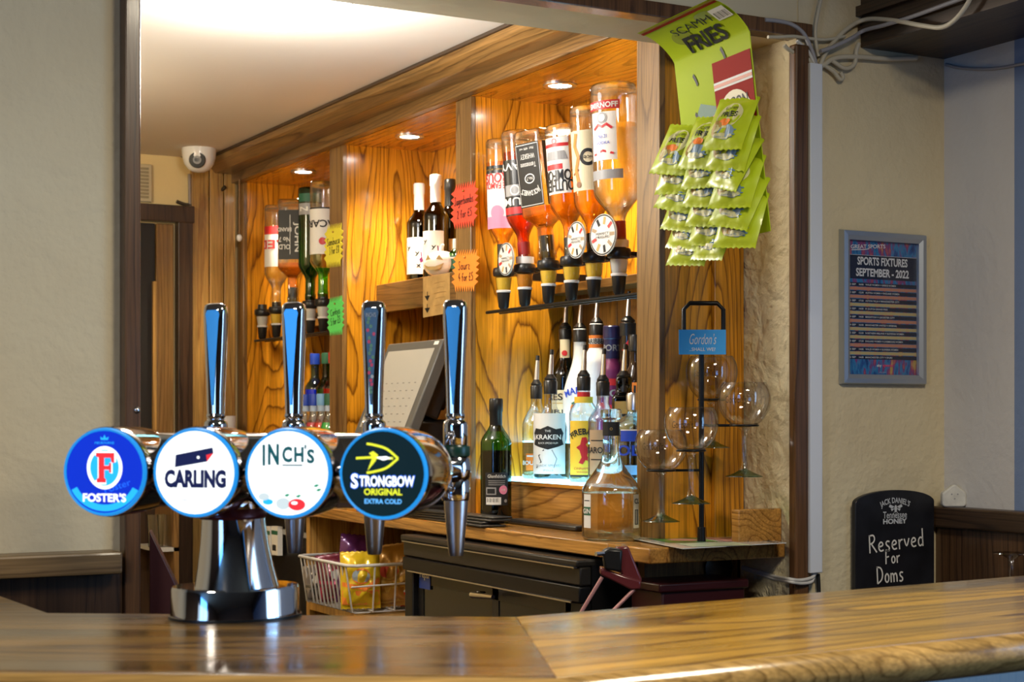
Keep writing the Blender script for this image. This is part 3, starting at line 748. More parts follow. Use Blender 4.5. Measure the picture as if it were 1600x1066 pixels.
for i, fn in enumerate((badge_fosters, badge_carling, badge_inchs, badge_strongbow)):
    x = (i - 1.5) * SP
    # bullet-shaped housing: rim at the badge, round nose at the back
    prof = [(LR * .93, .0), (LR * 1.06, .004), (LR * 1.08, .012)]
    for k in range(15):
        u = k / 14; prof.append((LR * (1.08 - .02 * u) * math.sqrt(max(0.0, 1 - (u * .93) ** 3.0)), .014 + u * (BL_END - .014)))
    prof.append((.012, BL_END + .004))
    Mx = Matrix.Rotation(math.radians(-90), 4, 'X')   # z -> +y
    h = fbuild(MB().lathe(prof, 40, fl(x, 0, LZ), M=Mx), 'badge_housing', CHROME, smooth=50)
    fbuild(MB().lathe([(LR * .965, -.002), (LR * 1.01, -.004), (LR * 1.045, .002), (LR * .965, .003)], 44, fl(x, 0, LZ), M=Mx, caps=False), 'light_ring', RIM, h)
    m = MB(); fr = Fr(fl(x, -.0005, LZ), (1, 0, 0), (0, 0, 1), .00025)
    ms = fn(m, fr, LR * .975)
    fbuild(m, 'badge', ms, h, smooth=0, recalc=False)
# connecting tube
fbuild(MB().tube([fl(-1.5 * SP, .10, LZ), fl(1.5 * SP, .10, LZ)], .0455, 28), 'cross_tube', CHROME)
cx = -.5 * SP; cy = .10
# neck: elliptical, flaring to the foot
vs = []; prof = []
m = MB()
K = 10
rings_ = []
for k in range(K + 1):
    u = k / K; z = LZ - .03 - u * (LZ - .03 - .036)
    rr = .036 + .003 * u + .012 * u ** 2.2
    rings_.append((z, rr, cx + .006 + .006 * u))
seg = 40; vs = []; fs = []
for z, rr, ox in rings_:
    for k in range(seg):
        a = 2 * math.pi * k / seg; vs.append((ox + rr * math.cos(a), cy + rr * 1.15 * math.sin(a), z))
for i in range(K):
    for k in range(seg):
        l = (k + 1) % seg; fs.append((i * seg + k, (i + 1) * seg + k, (i + 1) * seg + l, i * seg + l))
m.add(vs, fs); fbuild(m, 'neck', CHROME, smooth=60)
fbuild(MB().lathe([(.0395, 0), (.041, -.004), (.041, -.010), (.0385, -.013)], 40, fl(cx + .006, cy, LZ - .046), sy=1.15), 'neck_collar', plain('dark_collar', (.10, .02, .03), .3, .3))
th = math.radians(38)
fbuild(MB().lathe([(.080, 0), (.0805, .003), (.0795, .006), (.079, .035), (.077, .0385), (.0, .0392)], 56, fl(cx + .008, cy + .006, 0), sy=.80, rot=th), 'base', CHROME)
fbuild(MB().lathe([(.082, .0), (.082, .003), (.076, .003)], 56, fl(cx + .008, cy + .006, 0), sy=.80, rot=th), 'base_gasket', BLACK)
# taps
INS = plain('handle_blue_steel', (.05, .15, .20), .16, 1)
for i in range(4):
    x = (i - 1.5) * SP; ty = .342; kz = 1.0
    zt = HC - (472 - HOR) / FPX * 2.224 - ZC      # handle top
    # handle: rounded rectangular section, wider at the top
    m = MB(); H = .152
    secs = [(0, .0112, .0112), (.03, .0118, .0120), (.09, .0145, .0125), (.125, .0160, .0128), (.142, .0162, .0126), (.149, .0148, .0112), (.152, .0105, .008)]
    pr = []
    seg = 28; vs = []; fs = []
    for z, wx, wy in secs:
        for k in range(seg):
            a = 2 * math.pi * k / seg; co, si = math.cos(a), math.sin(a); e = 2 / 3.2
            vs.append((x + math.copysign(abs(co) ** e, co) * wx, ty + math.copysign(abs(si) ** e, si) * wy, zt - H + z))
    for q in range(len(secs) - 1):
        for k in range(seg):
            l = (k + 1) % seg; fs.append((q * seg + k, q * seg + l, (q + 1) * seg + l, (q + 1) * seg + k))
    fs.append(tuple(range((len(secs) - 1) * seg, len(secs) * seg)))
    m.add(vs, fs)
    h = fbuild(m, 'tap_handle', CHROME, smooth=45)
    zb_ = zt - H
    # front inlay of the handle
    fr = Fr(fl(x, ty - .0131, zb_), (1, 0, 0), (0, .0006, 1), .0003)
    m = MB(); pl = [(-.0012, .012), (.0012, .012), (.0088, .128), (.0102, .137), (.0075, .1425), (-.0075, .1425), (-.0102, .137), (-.0088, .128)]
    m.prism(pl, fr, -.003, .0003, 0)
    mats = [INS]
    if i == 2:
        mats = [plain('inlay_dark_teal', (.03, .05, .05), .2), plain('inlay_red', (.55, .02, .04), .3), plain('inlay_green', (.10, .22, .08), .3), plain('inlay_grey', (.4, .42, .4), .3), BLACK]
        random.seed(3)
        m.text("INCH'S", (0, .133), .014, .006, fr, 3, 3)
        for q in range(20):
            v = .128 - q * .0052; hw = .0015 + (v - .012) * .058
            m.disc((random.uniform(-hw, hw) * .7, v), .0022, .0026, fr, 2, random.choice([1, 2, 3, 1, 2]), 10)
    fbuild(m, 'handle_inlay', mats, h, smooth=0, recalc=False)
    prof = [(.010, .001), (.0128, .0), (.0135, -.003), (.0122, -.0055), (.0122, -.008), (.0155, -.011), (.0165, -.015), (.0165, -.042), (.015, -.044)]
    fbuild(MB().lathe([(r, z) for r, z in prof], 30, fl(x, ty, zb_)), 'tap_collar', CHROME)
    fbuild(MB().lathe([(.019, -.043), (.020, -.045), (.020, -.055), (.019, -.057)], 24, fl(x, ty, zb_)), 'lock_nut', plain('dark_green_nut', (.004, .03, .022), .3))
    prof = [(.016, -.056), (.0195, -.060), (.0215, -.072), (.0205, -.083), (.018, -.088), (.0195, -.090), (.0195, -.112), (.018, -.116)]
    b = fbuild(MB().lathe(prof, 30, fl(x, ty, zb_)), 'tap_body', CHROME)
    fbuild(MB().lathe([(.0165, -.116), (.016, -.125), (.0105, -.183), (.009, -.190), (.006, -.190)], 24, fl(x + .001, ty, zb_)), 'spout', STEEL)
    zc_ = LZ
    fbuild(MB().tube([fl(x, BL_END - .03, LZ), fl(x, ty - .02, LZ - .004), fl(x, ty, zb_ - .10)], [.022, .0135, .0125], 20).tube([fl(x, BL_END + .008, LZ), fl(x, BL_END + .03, LZ - .001)], .019, 6), 'shank', CHROME, b)
# ------------------------------------------------------------------ bottles
def bprofile(H, R, rn, hb, hs, lip=1.12, power=1.0, waist=0):
    """radius/height outline: foot, body to hb, shoulder over hs, neck"""
    p = [(R * .90, 0), (R * .97, .003), (R, .009)]
    for k in range(1, 7):
        u = k / 6; p.append((R * (1 - waist * math.sin(math.pi * u)), .009 + (hb - .009) * u))
    for k in range(1, 13):
        u = k / 12; s_ = (.5 + .5 * math.cos(math.pi * u ** power)); p.append((rn + (R - rn) * s_, hb + hs * u))
    p += [(rn, H - .022), (rn * lip, H - .018), (rn * lip, H - .002), (rn * 1.02, H)]
    return p
def rad_at(p, z):
    for (r0, z0), (r1, z1) in zip(p, p[1:]):
        if z0 <= z <= z1: return r0 + (r1 - r0) * (z - z0) / max(1e-9, z1 - z0)
    return p[-1][0]
def clip(p, z0, z1, k=.93):
    zs = sorted({z0, z1} | {z for r, z in p if z0 < z < z1})
    return [(rad_at(p, z) * k, z) for z in zs]
def to_cam(x, y): return math.atan2(-y, -x)
def bottle(name, label, cat, pos, shape, glass, liq=None, level=0, inv=False, phi=None, labels=(), cap=None, group=None, n=2.):
    """labels: (z0, z1, half angle or half width, side shift, materials, draw(m, fr, hw, hh))"""
    pos = Vector(pos); H = shape['H']; prof = bprofile(**shape)
    if phi is None: phi = to_cam(pos.x, pos.y)
    t = thing(name, label, cat, pos, 0, group)
    fz = (lambda z: H - z) if inv else (lambda z: z)
    def P(pr): 
        q = [(r, fz(z)) for r, z in pr]; return q[::-1] if inv else q
    seg = 32 if n == 2 else 40
    b = MB().lathe(P(prof), seg, pos, n=n, rot=phi if n != 2 else 0).build('glass_body', glass, t, 50)
    if glass in (CLEARB, AMBERG) or glass.name.startswith('decanter'):
        q_ = [(r * .93, z) for r, z in clip(prof, .002, .016, 1)] + [(shape['R'] * .5, .010)]
        MB().lathe(P([(r, z) for r, z in q_] + [(.0, .007)]), seg, pos, n=n, rot=phi if n != 2 else 0, caps=True).build('thick_base', GLASSR, b, 40)
    if liq:
        a, c = (.004, level) if not inv else (level, H - .004)
        MB().lathe(P(clip(prof, a, c)), seg, pos, n=n, rot=phi if n != 2 else 0).build('liquid', liq, t, 50)
    for z0, z1, hw, sh, mats, draw in labels:
        zm = (z0 + z1) / 2; hh = (z1 - z0) / 2; R = max(rad_at(prof, z0 + .001), rad_at(prof, z1 - .001))
        a = phi + sh
        if n == 2:
            fr = Cyl((pos.x, pos.y, pos.z + fz(zm)), R + .0006, a, -1 if inv else 1)
            w_ = hw * R; nu = 16
        else:
            nv = Vector((math.cos(a), math.sin(a), 0)); u_ = Vector((-nv.y, nv.x, 0)); s_ = -1 if inv else 1
            fr = Fr(pos + Vector((0, 0, fz(zm))) + nv * (R + .0005), u_ * s_, Vector((0, 0, s_))); w_ = hw; nu = 1
        m = MB(); draw(m, fr, w_, hh, nu)
        m.build('label', mats, t, 0, recalc=False)
    if cap:
        kind, col = cap
        rn = shape['rn']
        if kind == 'cap':
            hc = .034; m = MB().lathe([(rn * 1.22, H - hc), (rn * 1.24, H - .003), (rn * 1.1, H + .002), (.0, H + .002)], 24, pos)
            m.build('cap', col, t, 40)
        if kind == 'foil':
            MB().lathe([(rn * 1.10, H - .075), (rn * 1.10, H - .03), (rn * 1.2, H - .028), (rn * 1.2, H - .001), (rn * 1.05, H + .002), (.0, H + .002)], 24, pos).build('capsule', col, t, 40)
        if kind == 'pourer':
            MB().lathe([(rn * 1.12, H - .032), (rn * 1.16, H - .003), (rn * 1.0, H), (rn * 1.05, H + .004), (rn * .7, H + .010), (.007, H + .014)], 24, pos).build('stopper', col or BLACK, t, 40)
            d = Vector((.10, .06, 1)).normalized(); q = pos + Vector((0, 0, H + .010))
            sp = MB().tube([q, q + d * .022, q + d * .052], [.0062, .0056, .0042], 12).build('spout', STEEL, t, 40)
            MB().tube([q + d * .050, q + d * .062], [.0052, .0046], 10).build('tip', BLACK, sp, 40)
    return t
def L_plain(*layers):
    def draw(m, fr, hw, hh, nu):
        m.rect(-hw, -hh, hw, hh, fr, 0, 0, nu)
        for l in layers:
            k = l[0]
            if k == 't': _, s_, x, y, w_, h, mi = l; m.text(s_, (x * hw, y * hh), w_ * hw * 2, h * hh * 2, fr, 3, mi, .02)
            if k == 'tv': _, s_, x, y, w_, h, mi = l; m.text(s_, (x * hw, y * hh), w_ * hh * 2, h * hw * 2, fr, 3, mi, .02, 0, math.pi / 2)
            if k == 'r': _, x0, y0, x1, y1, mi = l; m.rect(x0 * hw, y0 * hh, x1 * hw, y1 * hh, fr, 1, mi, nu)
            if k == 'd': _, x, y, r, mi = l; m.disc((x * hw, y * hh), r * hw, r * hw, fr, 2, mi, 24)
            if k == 'o': _, x, y, r, w_, mi = l; m.ringp((x * hw, y * hh), r * hw, r * hw, w_ * hw, fr, 2, mi, 24)
            if k == 'p': _, pts, mi = l; m.poly([(x * hw, y * hh) for x, y in pts], fr, 2, mi)
    return draw
cP = plain
CRM = cP('label_cream', (.70, .62, .42), .5); RED = cP('label_red', (.55, .025, .03), .4); ORG = cP('label_orange', (.85, .22, .03), .5)
YEL = cP('label_yellow', (.82, .55, .05), .5); BLU = cP('label_blue', (.02, .07, .55), .4); PINK = cP('label_pink', (.85, .25, .40), .5)
GRN = cP('label_green', (.03, .14, .08), .5); GLD = cP('label_gold', (.50, .33, .10), .4); TAN = cP('label_tan', (.42, .30, .18), .6); PUR = cP('label_purple', (.16, .02, .10), .4)
GRY = cP('label_grey', (.32, .32, .33), .4); DRED = cP('cap_dark_red', (.30, .02, .02), .3); LBLU = cP('label_light_blue', (.2, .45, .8), .4)
WB = cP('white_bottle_coat', (.80, .84, .86), .25)
GLASSR = liquid('solid_glass', (.96, .98, .97), .85, 1.5)
GOLDM = plain('measured_spirit', (.75, .48, .05), .15)
AMBM = plain('measured_amber', (.55, .20, .02), .15)
CLRM = plain('measured_clear', (.62, .62, .60), .12)
# --- optics (spirit measures) and the upside-down bottles in them
OZ = HC + .26
def optic(p, label, group, chamber, glasscol):
    t = thing('optic', label, 'optic measure', p, 0, group)
    z = p.z
    MB().lathe([(.0165, .080), (.0245, .083), (.0262, .088), (.0262, .097), (.024, .102), (.016, .103), (.0145, .118), (.0, .118)], 28, p).build('collar', BLACK, t)
    MB().lathe([(.0145, .046), (.0175, .056), (.0205, .080), (.0, .0805)], 24, p).build('chamber', glasscol, t)
    MB().lathe([(.0140, .047), (.0165, .058), (.0190, .078), (.0, .078)], 20, p).build('measure', chamber, t)
    v = MB().lathe([(.0, .0015), (.009, .0015), (.010, .006), (.0125, .009), (.0155, .040), (.0165, .047), (.0, .048)], 24, p).build('valve', BLACK, t)
    MB().lathe([(.0166, .043), (.0174, .044), (.0174, .0485), (.0166, .049)], 24, p, caps=False).build('valve_ring', WHITE, v)
    MB().obox(p + Vector((.0345, 0, .092)), ((1, 0, 0), (0, 1, 0), (0, 0, 1)), (.0093, .006, .0045)).build('clamp', BLACK, t)
    return t
def bracket(label, y0, y1, ys, xo):
    t = thing('optic_bracket', label, 'optic bracket', (xo, (y0 + y1) / 2, OZ))
    MB().tube([(xo - .018, y0, OZ - .002), (xo - .018, y1, OZ - .002)], .0042, 10).tube([(xo + .018, y0, OZ - .002), (xo + .018, y1, OZ - .002)], .0035, 10).build('glass_rail', BLACKM, t)
    for y in ys: MB().tube([(xo - .018, y, OZ - .0005), (xo + .044, y, OZ - .0005)], .003, 8).build('rail_prong', BLACKM, t)
    m = MB().box((xo + .044, y0, OZ + .087), (xo + .056, y1, OZ + .097)); m.build('back_bar_tube', BLACKM, t)
    for y in (y0 + .05, y1 - .05): MB().box((xo + .056, y - .01, OZ + .075), (XK - .0125, y + .01, OZ + .095)).build('bracket_arm', BLACKM, t)
    return t
XO = 1.86
GO = 'optic measures in the right bay'; GO2 = 'optic measures in the left bay'
RB = [(787, 'leftmost optic measure of the right bay, pale gold inside', GOLD), (820, 'second optic from the left in the right bay, under the dark rum, amber inside', AMBER), (857, 'third optic from the left in the right bay, under the square black-labelled bottle', GOLD), (893, 'fourth optic from the left in the right bay, gold inside, behind a round badge', GOLD), (928, 'fifth optic from the left in the right bay, beside the big clear vodka bottle', GOLD), (967, 'rightmost optic of the right bay, clear inside, under the big vodka bottle', CLEARL)]
ys = [onX(px, 430, XO).y for px, _, _ in RB]
bracket('black optic bracket with glass rail across the right bay', 2.83, 3.51, ys, XO)
MEAS = {GOLD: GOLDM, AMBER: AMBM, CLEARL: CLRM}
for (px, lb, lq), y in zip(RB, ys): optic(Vector((XO, y, OZ)), lb, GO, MEAS[lq], CLEAR)
NB = OZ + .1045     # mouth of a bottle standing in an optic
def S(H, R, rn, hb, hs, **k): return dict(H=H, R=R, rn=rn, hb=hb, hs=hs, **k)
def ob(px, y_, label, shape, glass, liq, level, labels, n=2., group='bottles upside down in the right optics', cap=None, dphi=0, lean=0):
    p = Vector((XO, y_, NB)); 
    t = bottle('spirit_bottle', label, 'bottle', p, shape, glass, liq, level, True, to_cam(p.x, p.y) + dphi, labels, None, group, n)
    if cap: MB().lathe([(shape['rn'] * 1.06, .002), (shape['rn'] * 1.06, cap[1]), ], 24, p, caps=False).build('neck_wrap', cap[0], t)
    # the full bottles lean a little in their optics
    t.rotation_euler = Matrix.Rotation(-math.radians(lean), 3, Vector((sa, ca, 0))).to_euler()
    return t
ob(787, ys[0], 'upside-down amber whisky bottle with pale pink-white label, leftmost in the right optics', S(.305, .036, .0135, .195, .06), AMBERG, AMBER, .055, [(.065, .215, .95, -.35, [PAPER, BLACK, RED, PINK, GLD], L_plain(('r', -1, .62, 1, 1, 3), ('d', 0, .5, .5, 3), ('t', 'THE FAMOUS', 0, -.35, 1.2, .10, 2), ('t', 'GROUSE', 0, -.6, 1.3, .16, 2), ('r', -1, -1, 1, -.75, 1), ('r', -1, -.9, 1, -.85, 4)))][:1], cap=(BLACK, .055), lean=1.5)
ob(820, ys[1], 'upside-down dark red rum bottle with black label, second in the right optics', S(.310, .0375, .0140, .195, .06), AMBERG, REDAMB, .05, [(.07, .20, .95, -.35, [BLACK, RED, GRY, PAPER], L_plain(('r', -1, .7, 1, .95, 1), ('t', 'NAVY', 0, -.75, 1.2, .13, 3), ('r', -.8, -.1, .8, .3, 2), ('t', 'RUM', 0, .5, .9, .14, 3), ('o', 0, .1, .35, .1, 3)))], cap=(DRED, .05), lean=3.5)
def jd(m, fr, hw, hh, nu):
    m.rect(-hw, -hh, hw, hh, fr, 0, 0); m.rect(-hw * .94, -hh * .96, hw * .94, hh * .96, fr, 1, 1); m.rect(-hw * .91, -hh * .94, hw * .91, hh * .94, fr, 2, 0)
    m.text("JACK DANIEL'S", (0, hh * .55), hw * 1.5, hh * .22, fr, 3, 1, .02, .5); m.ringp((0, hh * .12), hw * .42, hw * .34, hw * .07, fr, 3, 1); m.text('No.7', (0, hh * .12), hw * .5, hh * .1, fr, 3, 1)
    m.text('Tennessee', (0, -hh * .3), hw * 1.3, hh * .16, fr, 3, 1); m.text('WHISKEY', (0, -hh * .58), hw * 1.2, hh * .16, fr, 3, 1); m.text('70cl  40% vol', (0, -hh * .82), hw * 1.2, hh * .07, fr, 3, 1)
def jds(m, fr, hw, hh, nu):
    m.rect(-hw, -hh, hw, hh, fr, 0, 0)
    for k in range(11): m.rect(-hw * (.45 + .3 * ((k * 7) % 5) / 5), hh * (.86 - k * .155), hw * (.45 + .3 * ((k * 7) % 5) / 5), hh * (.81 - k * .155), fr, 1, 1)
JPHI = math.radians(36)
ob(857, ys[2], 'upside-down square whiskey bottle with black and white label, third in the right optics', S(.295, .0385, .0145, .19, .035), AMBERG, AMBER, .176, [(.03, .175, .033, 0, [BLACK, PAPER], jd), (.03, .175, .033, math.pi / 2, [BLACK, PAPER], jds)], n=7., cap=(BLACK, .055), dphi=-JPHI, lean=6)
ob(893, ys[3], 'upside-down ribbed bottle with white label reading SOUTHERN COMFORT, fourth in the right optics', S(.290, .0405, .0140, .17, .06), AMBERG, AMBER, .12, [(.03, .155, .80, -.55, [PAPER, RED, BLACK, GRY], L_plain(('t', 'SOUTHERN', 0, .72, 1.5, .2, 2), ('t', 'COMFORT', 0, .36, 1.5, .2, 2), ('r', -.5, -.05, .9, .14, 1), ('p', [(-.9, -.2), (.9, -.2), (.7, -.5), (-.7, -.5)], 3), ('r', -1, -.78, 1, -.66, 1), ('o', 0, -.86, .18, .05, 1)))], cap=(BLACK, .04), lean=4)
def pinup(m, fr, hw, hh, nu):
    m.rect(-hw, -hh, hw, hh, fr, 0, 0, nu); m.ringp((-.3 * hw, -.1 * hh), hw * .5, hw * .5, hw * .2, fr, 1, 1); m.text('Spiced', (-.35 * hw, -.1 * hh), hw * 1.0, hh * .2, fr, 2, 1)
    m.ribbon([(.35 * hw, .75 * hh), (.5 * hw, .3 * hh), (.3 * hw, -.1 * hh), (.55 * hw, -.5 * hh), (.4 * hw, -.9 * hh)], hw * .22, fr, 3, 2); m.disc((.35 * hw, .8 * hh), hw * .16, hw * .18, fr, 4, 3, 16); m.ribbon([(.3 * hw, .3 * hh), (.75 * hw, .45 * hh)], hw * .12, fr, 3, 3)
ob(928, ys[4], 'upside-down spiced rum bottle with cream pictorial label, fifth in the right optics', S(.315, .0375, .0140, .205, .06), AMBERG, AMBER, .165, [(.055, .185, 1.0, -.35, [CRM, INK, ORG, cP('label_brown', (.25, .10, .04), .5)], pinup)], cap=(BLACK, .04), lean=3)
def smir(m, fr, hw, hh, nu):
    # printed on for hanging: reads the right way up although the bottle is upside down
    f2 = lambda u, v, l=0: fr(-u, -v, l)
    m.rect(-hw * .78, -hh, hw * .78, hh * .62, f2, 0, 1, nu); m.rect(-hw, hh * .70, hw, hh, f2, 1, 0, nu); m.text('SMIRNOFF', (0, hh * .85), hw * 1.8, hh * .19, f2, 3, 1, .03)
    m.disc((0, hh * .42), hw * .3, hw * .3, f2, 2, 2, 24); m.disc((0, hh * .42), hw * .2, hw * .2, f2, 3, 1, 24)
    m.ribbon([(-hw * .55, hh * .05), (-hw * .25, hh * .2), (0, hh * .12), (hw * .25, hh * .2), (hw * .55, hh * .05)], hw * .14, f2, 3, 0)
    m.text('No.21', (0, -hh * .2), hw * .5, hh * .12, f2, 3, 3); m.text('VODKA', (0, -hh * .42), hw * .8, hh * .1, f2, 3, 3); m.ribbon([(-hw * .6, -hh * .8), (0, -hh * .68), (hw * .6, -hh * .8)], hw * .12, f2, 3, 0)
ob(967, ys[5], 'big upside-down clear vodka bottle with red and white label, rightmost in the right optics', S(.345, .0500, .0155, .225, .065), CLEARB, CLEARL, .085, [(.04, .165, .80, -.55, [RED, PAPER, GRY, BLU], smir), (.185, .205, .8, -.5, [GRY], L_plain())], cap=(DRED, .055), lean=2)
# round advert badges clipped to the optics
BADGE = [cP('badge_face', (.72, .70, .66), .4), INK, TAN, RED, GLD]
for i, (px, py, r, lb) in enumerate(((790, 405, .0385, 'oval white advert badge on the leftmost right-bay optic'), (900, 375, .0400, 'round white advert badge between the middle and fifth right-bay optics'), (942, 367, .0440, 'largest round advert badge, in front of the big vodka optic'))):
    X_ = XO - .042; p = onX(px, py, X_); ph = to_cam(p.x, p.y) - (1.08, 1.04, .88)[i]
    nv = Vector((math.cos(ph), math.sin(ph), 0)); u_ = Vector((-nv.y, nv.x, 0))
    t = thing('advert_badge', lb, 'badge', p, 0, 'round badges on the optics')
    fr = Fr(p, u_, (0, 0, 1), .0005)
    m = MB().prism([(r * math.cos(a), r * math.sin(a)) for a in [2 * math.pi * k / 36 for k in range(36)]], fr, -.003, 0)
    m.ringp((0, 0), r * .97, r * .97, r * .06, fr, 1, 1)
    for k in range(9):
        a = 2 * math.pi * k / 9; c_ = (r * .68 * math.cos(a), r * .68 * math.sin(a)); d_ = (math.cos(a) * r * .18, math.sin(a) * r * .18)
        m.ribbon([(c_[0] - d_[0], c_[1] - d_[1]), (c_[0] + d_[0], c_[1] + d_[1])], r * .17, fr, 1, (2, 3, 4, 1)[k % 4])
    m.rect(-r * .52, -r * .16, r * .52, r * .16, fr, 2, 0); m.text('PERFECT', (0, r * .05), r * .95, r * .12, fr, 3, 1); m.text('MEASURE', (0, -r * .1), r * .95, r * .1, fr, 3, 1)
    m.build('face', BADGE, t, 0)
    q = Vector((XO - .030, p.y + .012, OZ + .1))
    MB().tube([p - nv * .003, Vector((XO - .0325, p.y, OZ + .094))], .0035, 6).build('clip', WHITE, t)
for px, lb in ((825, 'white clip tab on the second right-bay optic collar'), (948, 'white clip tab beside the largest advert badge')):
    y_ = min(ys, key=lambda y: abs(y - onX(px, 400, XO).y))
    m = MB(); fr = Cyl((XO, y_, OZ + .1115), .0215, to_cam(XO, y_)); m.rect(-.0315, -.008, .0315, .008, fr, 0, 0, 16)
    fr2 = Cyl((XO, y_, OZ + .1115), .0195, to_cam(XO, y_)); m.rect(-.0315, -.008, .0315, .008, fr2, 0, 0, 16)
    m.rect(-.0315, -.008, .0315, -.0079, fr, 0, 0, 16)
    tag(m.build('clip_tab', WHITE), lb, 'clip')
# left bay optics
LB = [(410, 'leftmost optic measure of the left bay, holding no bottle', CLEARL), (432, 'second optic from the left in the left bay, yellow inside', GOLD), (458, 'third optic from the left in the left bay, behind the second tap handle', GOLD), (485, 'fourth optic from the left in the left bay, under the green bottle', CLEARL), (505, 'rightmost optic of the left bay, half hidden by the oak post', CLEARL)]
ys2 = [onX(px, 480, XO).y for px, _, _ in LB]
bracket('black optic bracket with glass rail across the left bay', 4.46, 5.16, ys2, XO)
for (px, lb, lq), y in zip(LB, ys2): optic(Vector((XO, y, OZ)), lb, GO2, MEAS[lq], CLEAR)
G2 = 'bottles upside down in the left optics'
ob(0, ys2[1], 'upside-down clear spirit bottle with white and red label, leftmost bottle in the left bay', S(.325, .0385, .0140, .215, .06), CLEARB, CLEARL, .14, [(.07, .20, .9, -.45, [PAPER, RED], L_plain(('r', -1, -1, 1, -.6, 1), ('t', 'RED', .1, -.1, 1.5, .22, 1)))], group=G2)
ob(0, ys2[2], 'upside-down square whiskey bottle with black label, second bottle in the left bay', S(.325, .0430, .0150, .21, .04), AMBERG, AMBER, .20, [(.035, .19, .037, 0, [BLACK, PAPER], L_plain(('tv', 'JOHN', -.55, .1, .6, .32, 1), ('r', .0, -.8, .05, .8, 1), ('t', 'OLD', .5, .5, .5, .1, 1), ('t', 'No 7', .5, .2, .5, .1, 1), ('t', 'BRAND', .5, -.2, .6, .08, 1)))], n=7., group=G2, cap=(BLACK, .05), dphi=-.2)
ob(0, ys2[3], 'upside-down bright green gin bottle with silver band, third bottle in the left bay', S(.345, .0370, .0150, .235, .05), GREENG, GREENL, .07, [(.05, .085, 1.2, 0, [GRY, PAPER], L_plain(('t', 'GIN', 0, 0, .8, .4, 1))), (.02, .045, 1.2, 0, [GRN], L_plain())], group=G2)
ob(0, ys2[4], 'upside-down clear rum bottle with white label, beside the green one in the left bay', S(.350, .0400, .0150, .235, .05), CLEARB, GREENL, .26, [(.08, .22, 1.0, -.4, [PAPER, INK, RED], L_plain(('t', 'BACARDI', 0, -.3, 1.7, .16, 1), ('d', -.35, .45, .28, 2), ('r', -1, -1, 1, -.94, 1)))], group=G2)
# --- bottles standing on the lit shelf (right bay)
def sb(px, X, label, shape, glass, liq=None, level=0, labels=(), cap=('pourer', None), n=2., step=False, y=None, name='spirit_bottle', dphi=0, lift=0, group='bottles standing on the lit shelf'):
    r = onX(px, 700, X); z = (ZL + .0881) if step else ZL + .0002
    p = Vector((X, r.y if y is None else y, z + lift))
    return bottle(name, label, 'bottle', p, shape, glass, liq, level, False, to_cam(p.x, p.y) + dphi, labels, cap, group, n)
sb(838, 1.92, 'clear flat-shouldered bottle with small orange label, far left of the lit shelf', S(.222, .034, .0125, .125, .06), CLEARB, PALEGOLD, .055, [(.02, .06, .8, .0, [ORG, PAPER, INK], L_plain(('r', -.9, .6, .9, .8, 1), ('t', 'BOURBON', 0, -.1, 1.4, .25, 1)))])
def kraken(m, fr, hw, hh, nu):
    m.rect(-hw, -hh, hw, hh, fr, 0, 0, nu)
    pl = [(-.75, .05), (-.85, .3), (-.7, .52), (-.4, .48), (0, .62), (.4, .48), (.7, .52), (.85, .3), (.75, .05), (.85, -.2), (.5, -.3), (0, -.42), (-.5, -.3), (-.85, -.2)]
    m.poly([(x * hw, (y * .75 + .12) * hh) for x, y in pl], fr, 1, 1); m.text('KRAKEN', (0, .22 * hh), hw * 1.35, hh * .16, fr, 3, 0, .02); m.text('THE', (0, .42 * hh), hw * .3, hh * .07, fr, 3, 0); m.text('BLACK SPICED RUM', (0, .02 * hh), hw * 1.0, hh * .06, fr, 3, 0)
    m.ribbon([(-.2 * hw, -.2 * hh), (-.5 * hw, -.4 * hh), (-.35 * hw, -.6 * hh), (-.65 * hw, -.8 * hh)], hw * .06, fr, 1, 1); m.ribbon([(.2 * hw, -.2 * hh), (.45 * hw, -.5 * hh), (.3 * hw, -.8 * hh)], hw * .05, fr, 1, 2)
    m.text('BLACK SPICED', (0, -.72 * hh), hw * 1.3, hh * .07, fr, 2, 2)
    m.text('70cl', (0, -.88 * hh), hw * .5, hh * .05, fr, 2, 2)
sb(860, 1.90, 'round clear bottle labelled KRAKEN with a black tentacled label on the lit shelf', S(.232, .0405, .0140, .115, .065), CLEAR, cP_l if False else liquid('smoky_rum', (.35, .55, .65), .5), .13, [(.015, .155, 1.15, -.15, [PAPER, INK, GRY], kraken)][:1])
def fireball(m, fr, hw, hh, nu):
    m.rect(-hw, -hh, hw, hh, fr, 0, 0, nu); m.rect(-hw, -hh, hw, -hh * .93, fr, 1, 2, nu)
    m.text('FIREBALL', (0, hh * .62), hw * 1.7, hh * .22, fr, 3, 2, .03, .7)
    m.poly([(x * hw, y * hh) for x, y in ((-.1, .4), (.15, .42), (.25, .25), (.12, .15), (.3, .0), (.2, -.25), (.45, -.45), (.1, -.4), (-.05, -.55), (-.3, -.5), (-.12, -.3), (-.25, -.05), (-.45, .05), (-.2, .15))], fr, 2, 1)
    m.ribbon([(.2 * hw, -.4 * hh), (.6 * hw, -.3 * hh), (.65 * hw, 0)], hw * .12, fr, 2, 1)
    m.text('CINNAMON', (0, -.70 * hh), hw * 1.2, hh * .08, fr, 2, 1); m.text('WHISKY', (0, -.83 * hh), hw * .9, hh * .07, fr, 2, 1); m.disc((.55 * hw, .85 * hh), hw * .14, hw * .14, fr, 4, 3, 16)
sb(912, 1.91, 'clear bottle with yellow FIREBALL label and red and yellow neck bands on the lit shelf', S(.238, .0330, .0135, .150, .05), CLEARB, PALEGOLD, .05, [(.012, .138, 1.15, 0, [YEL, RED, INK, PAPER], fireball), (.178, .192, 1.4, 0, [YEL], L_plain()), (.192, .203, 1.4, 0, [RED], L_plain())])
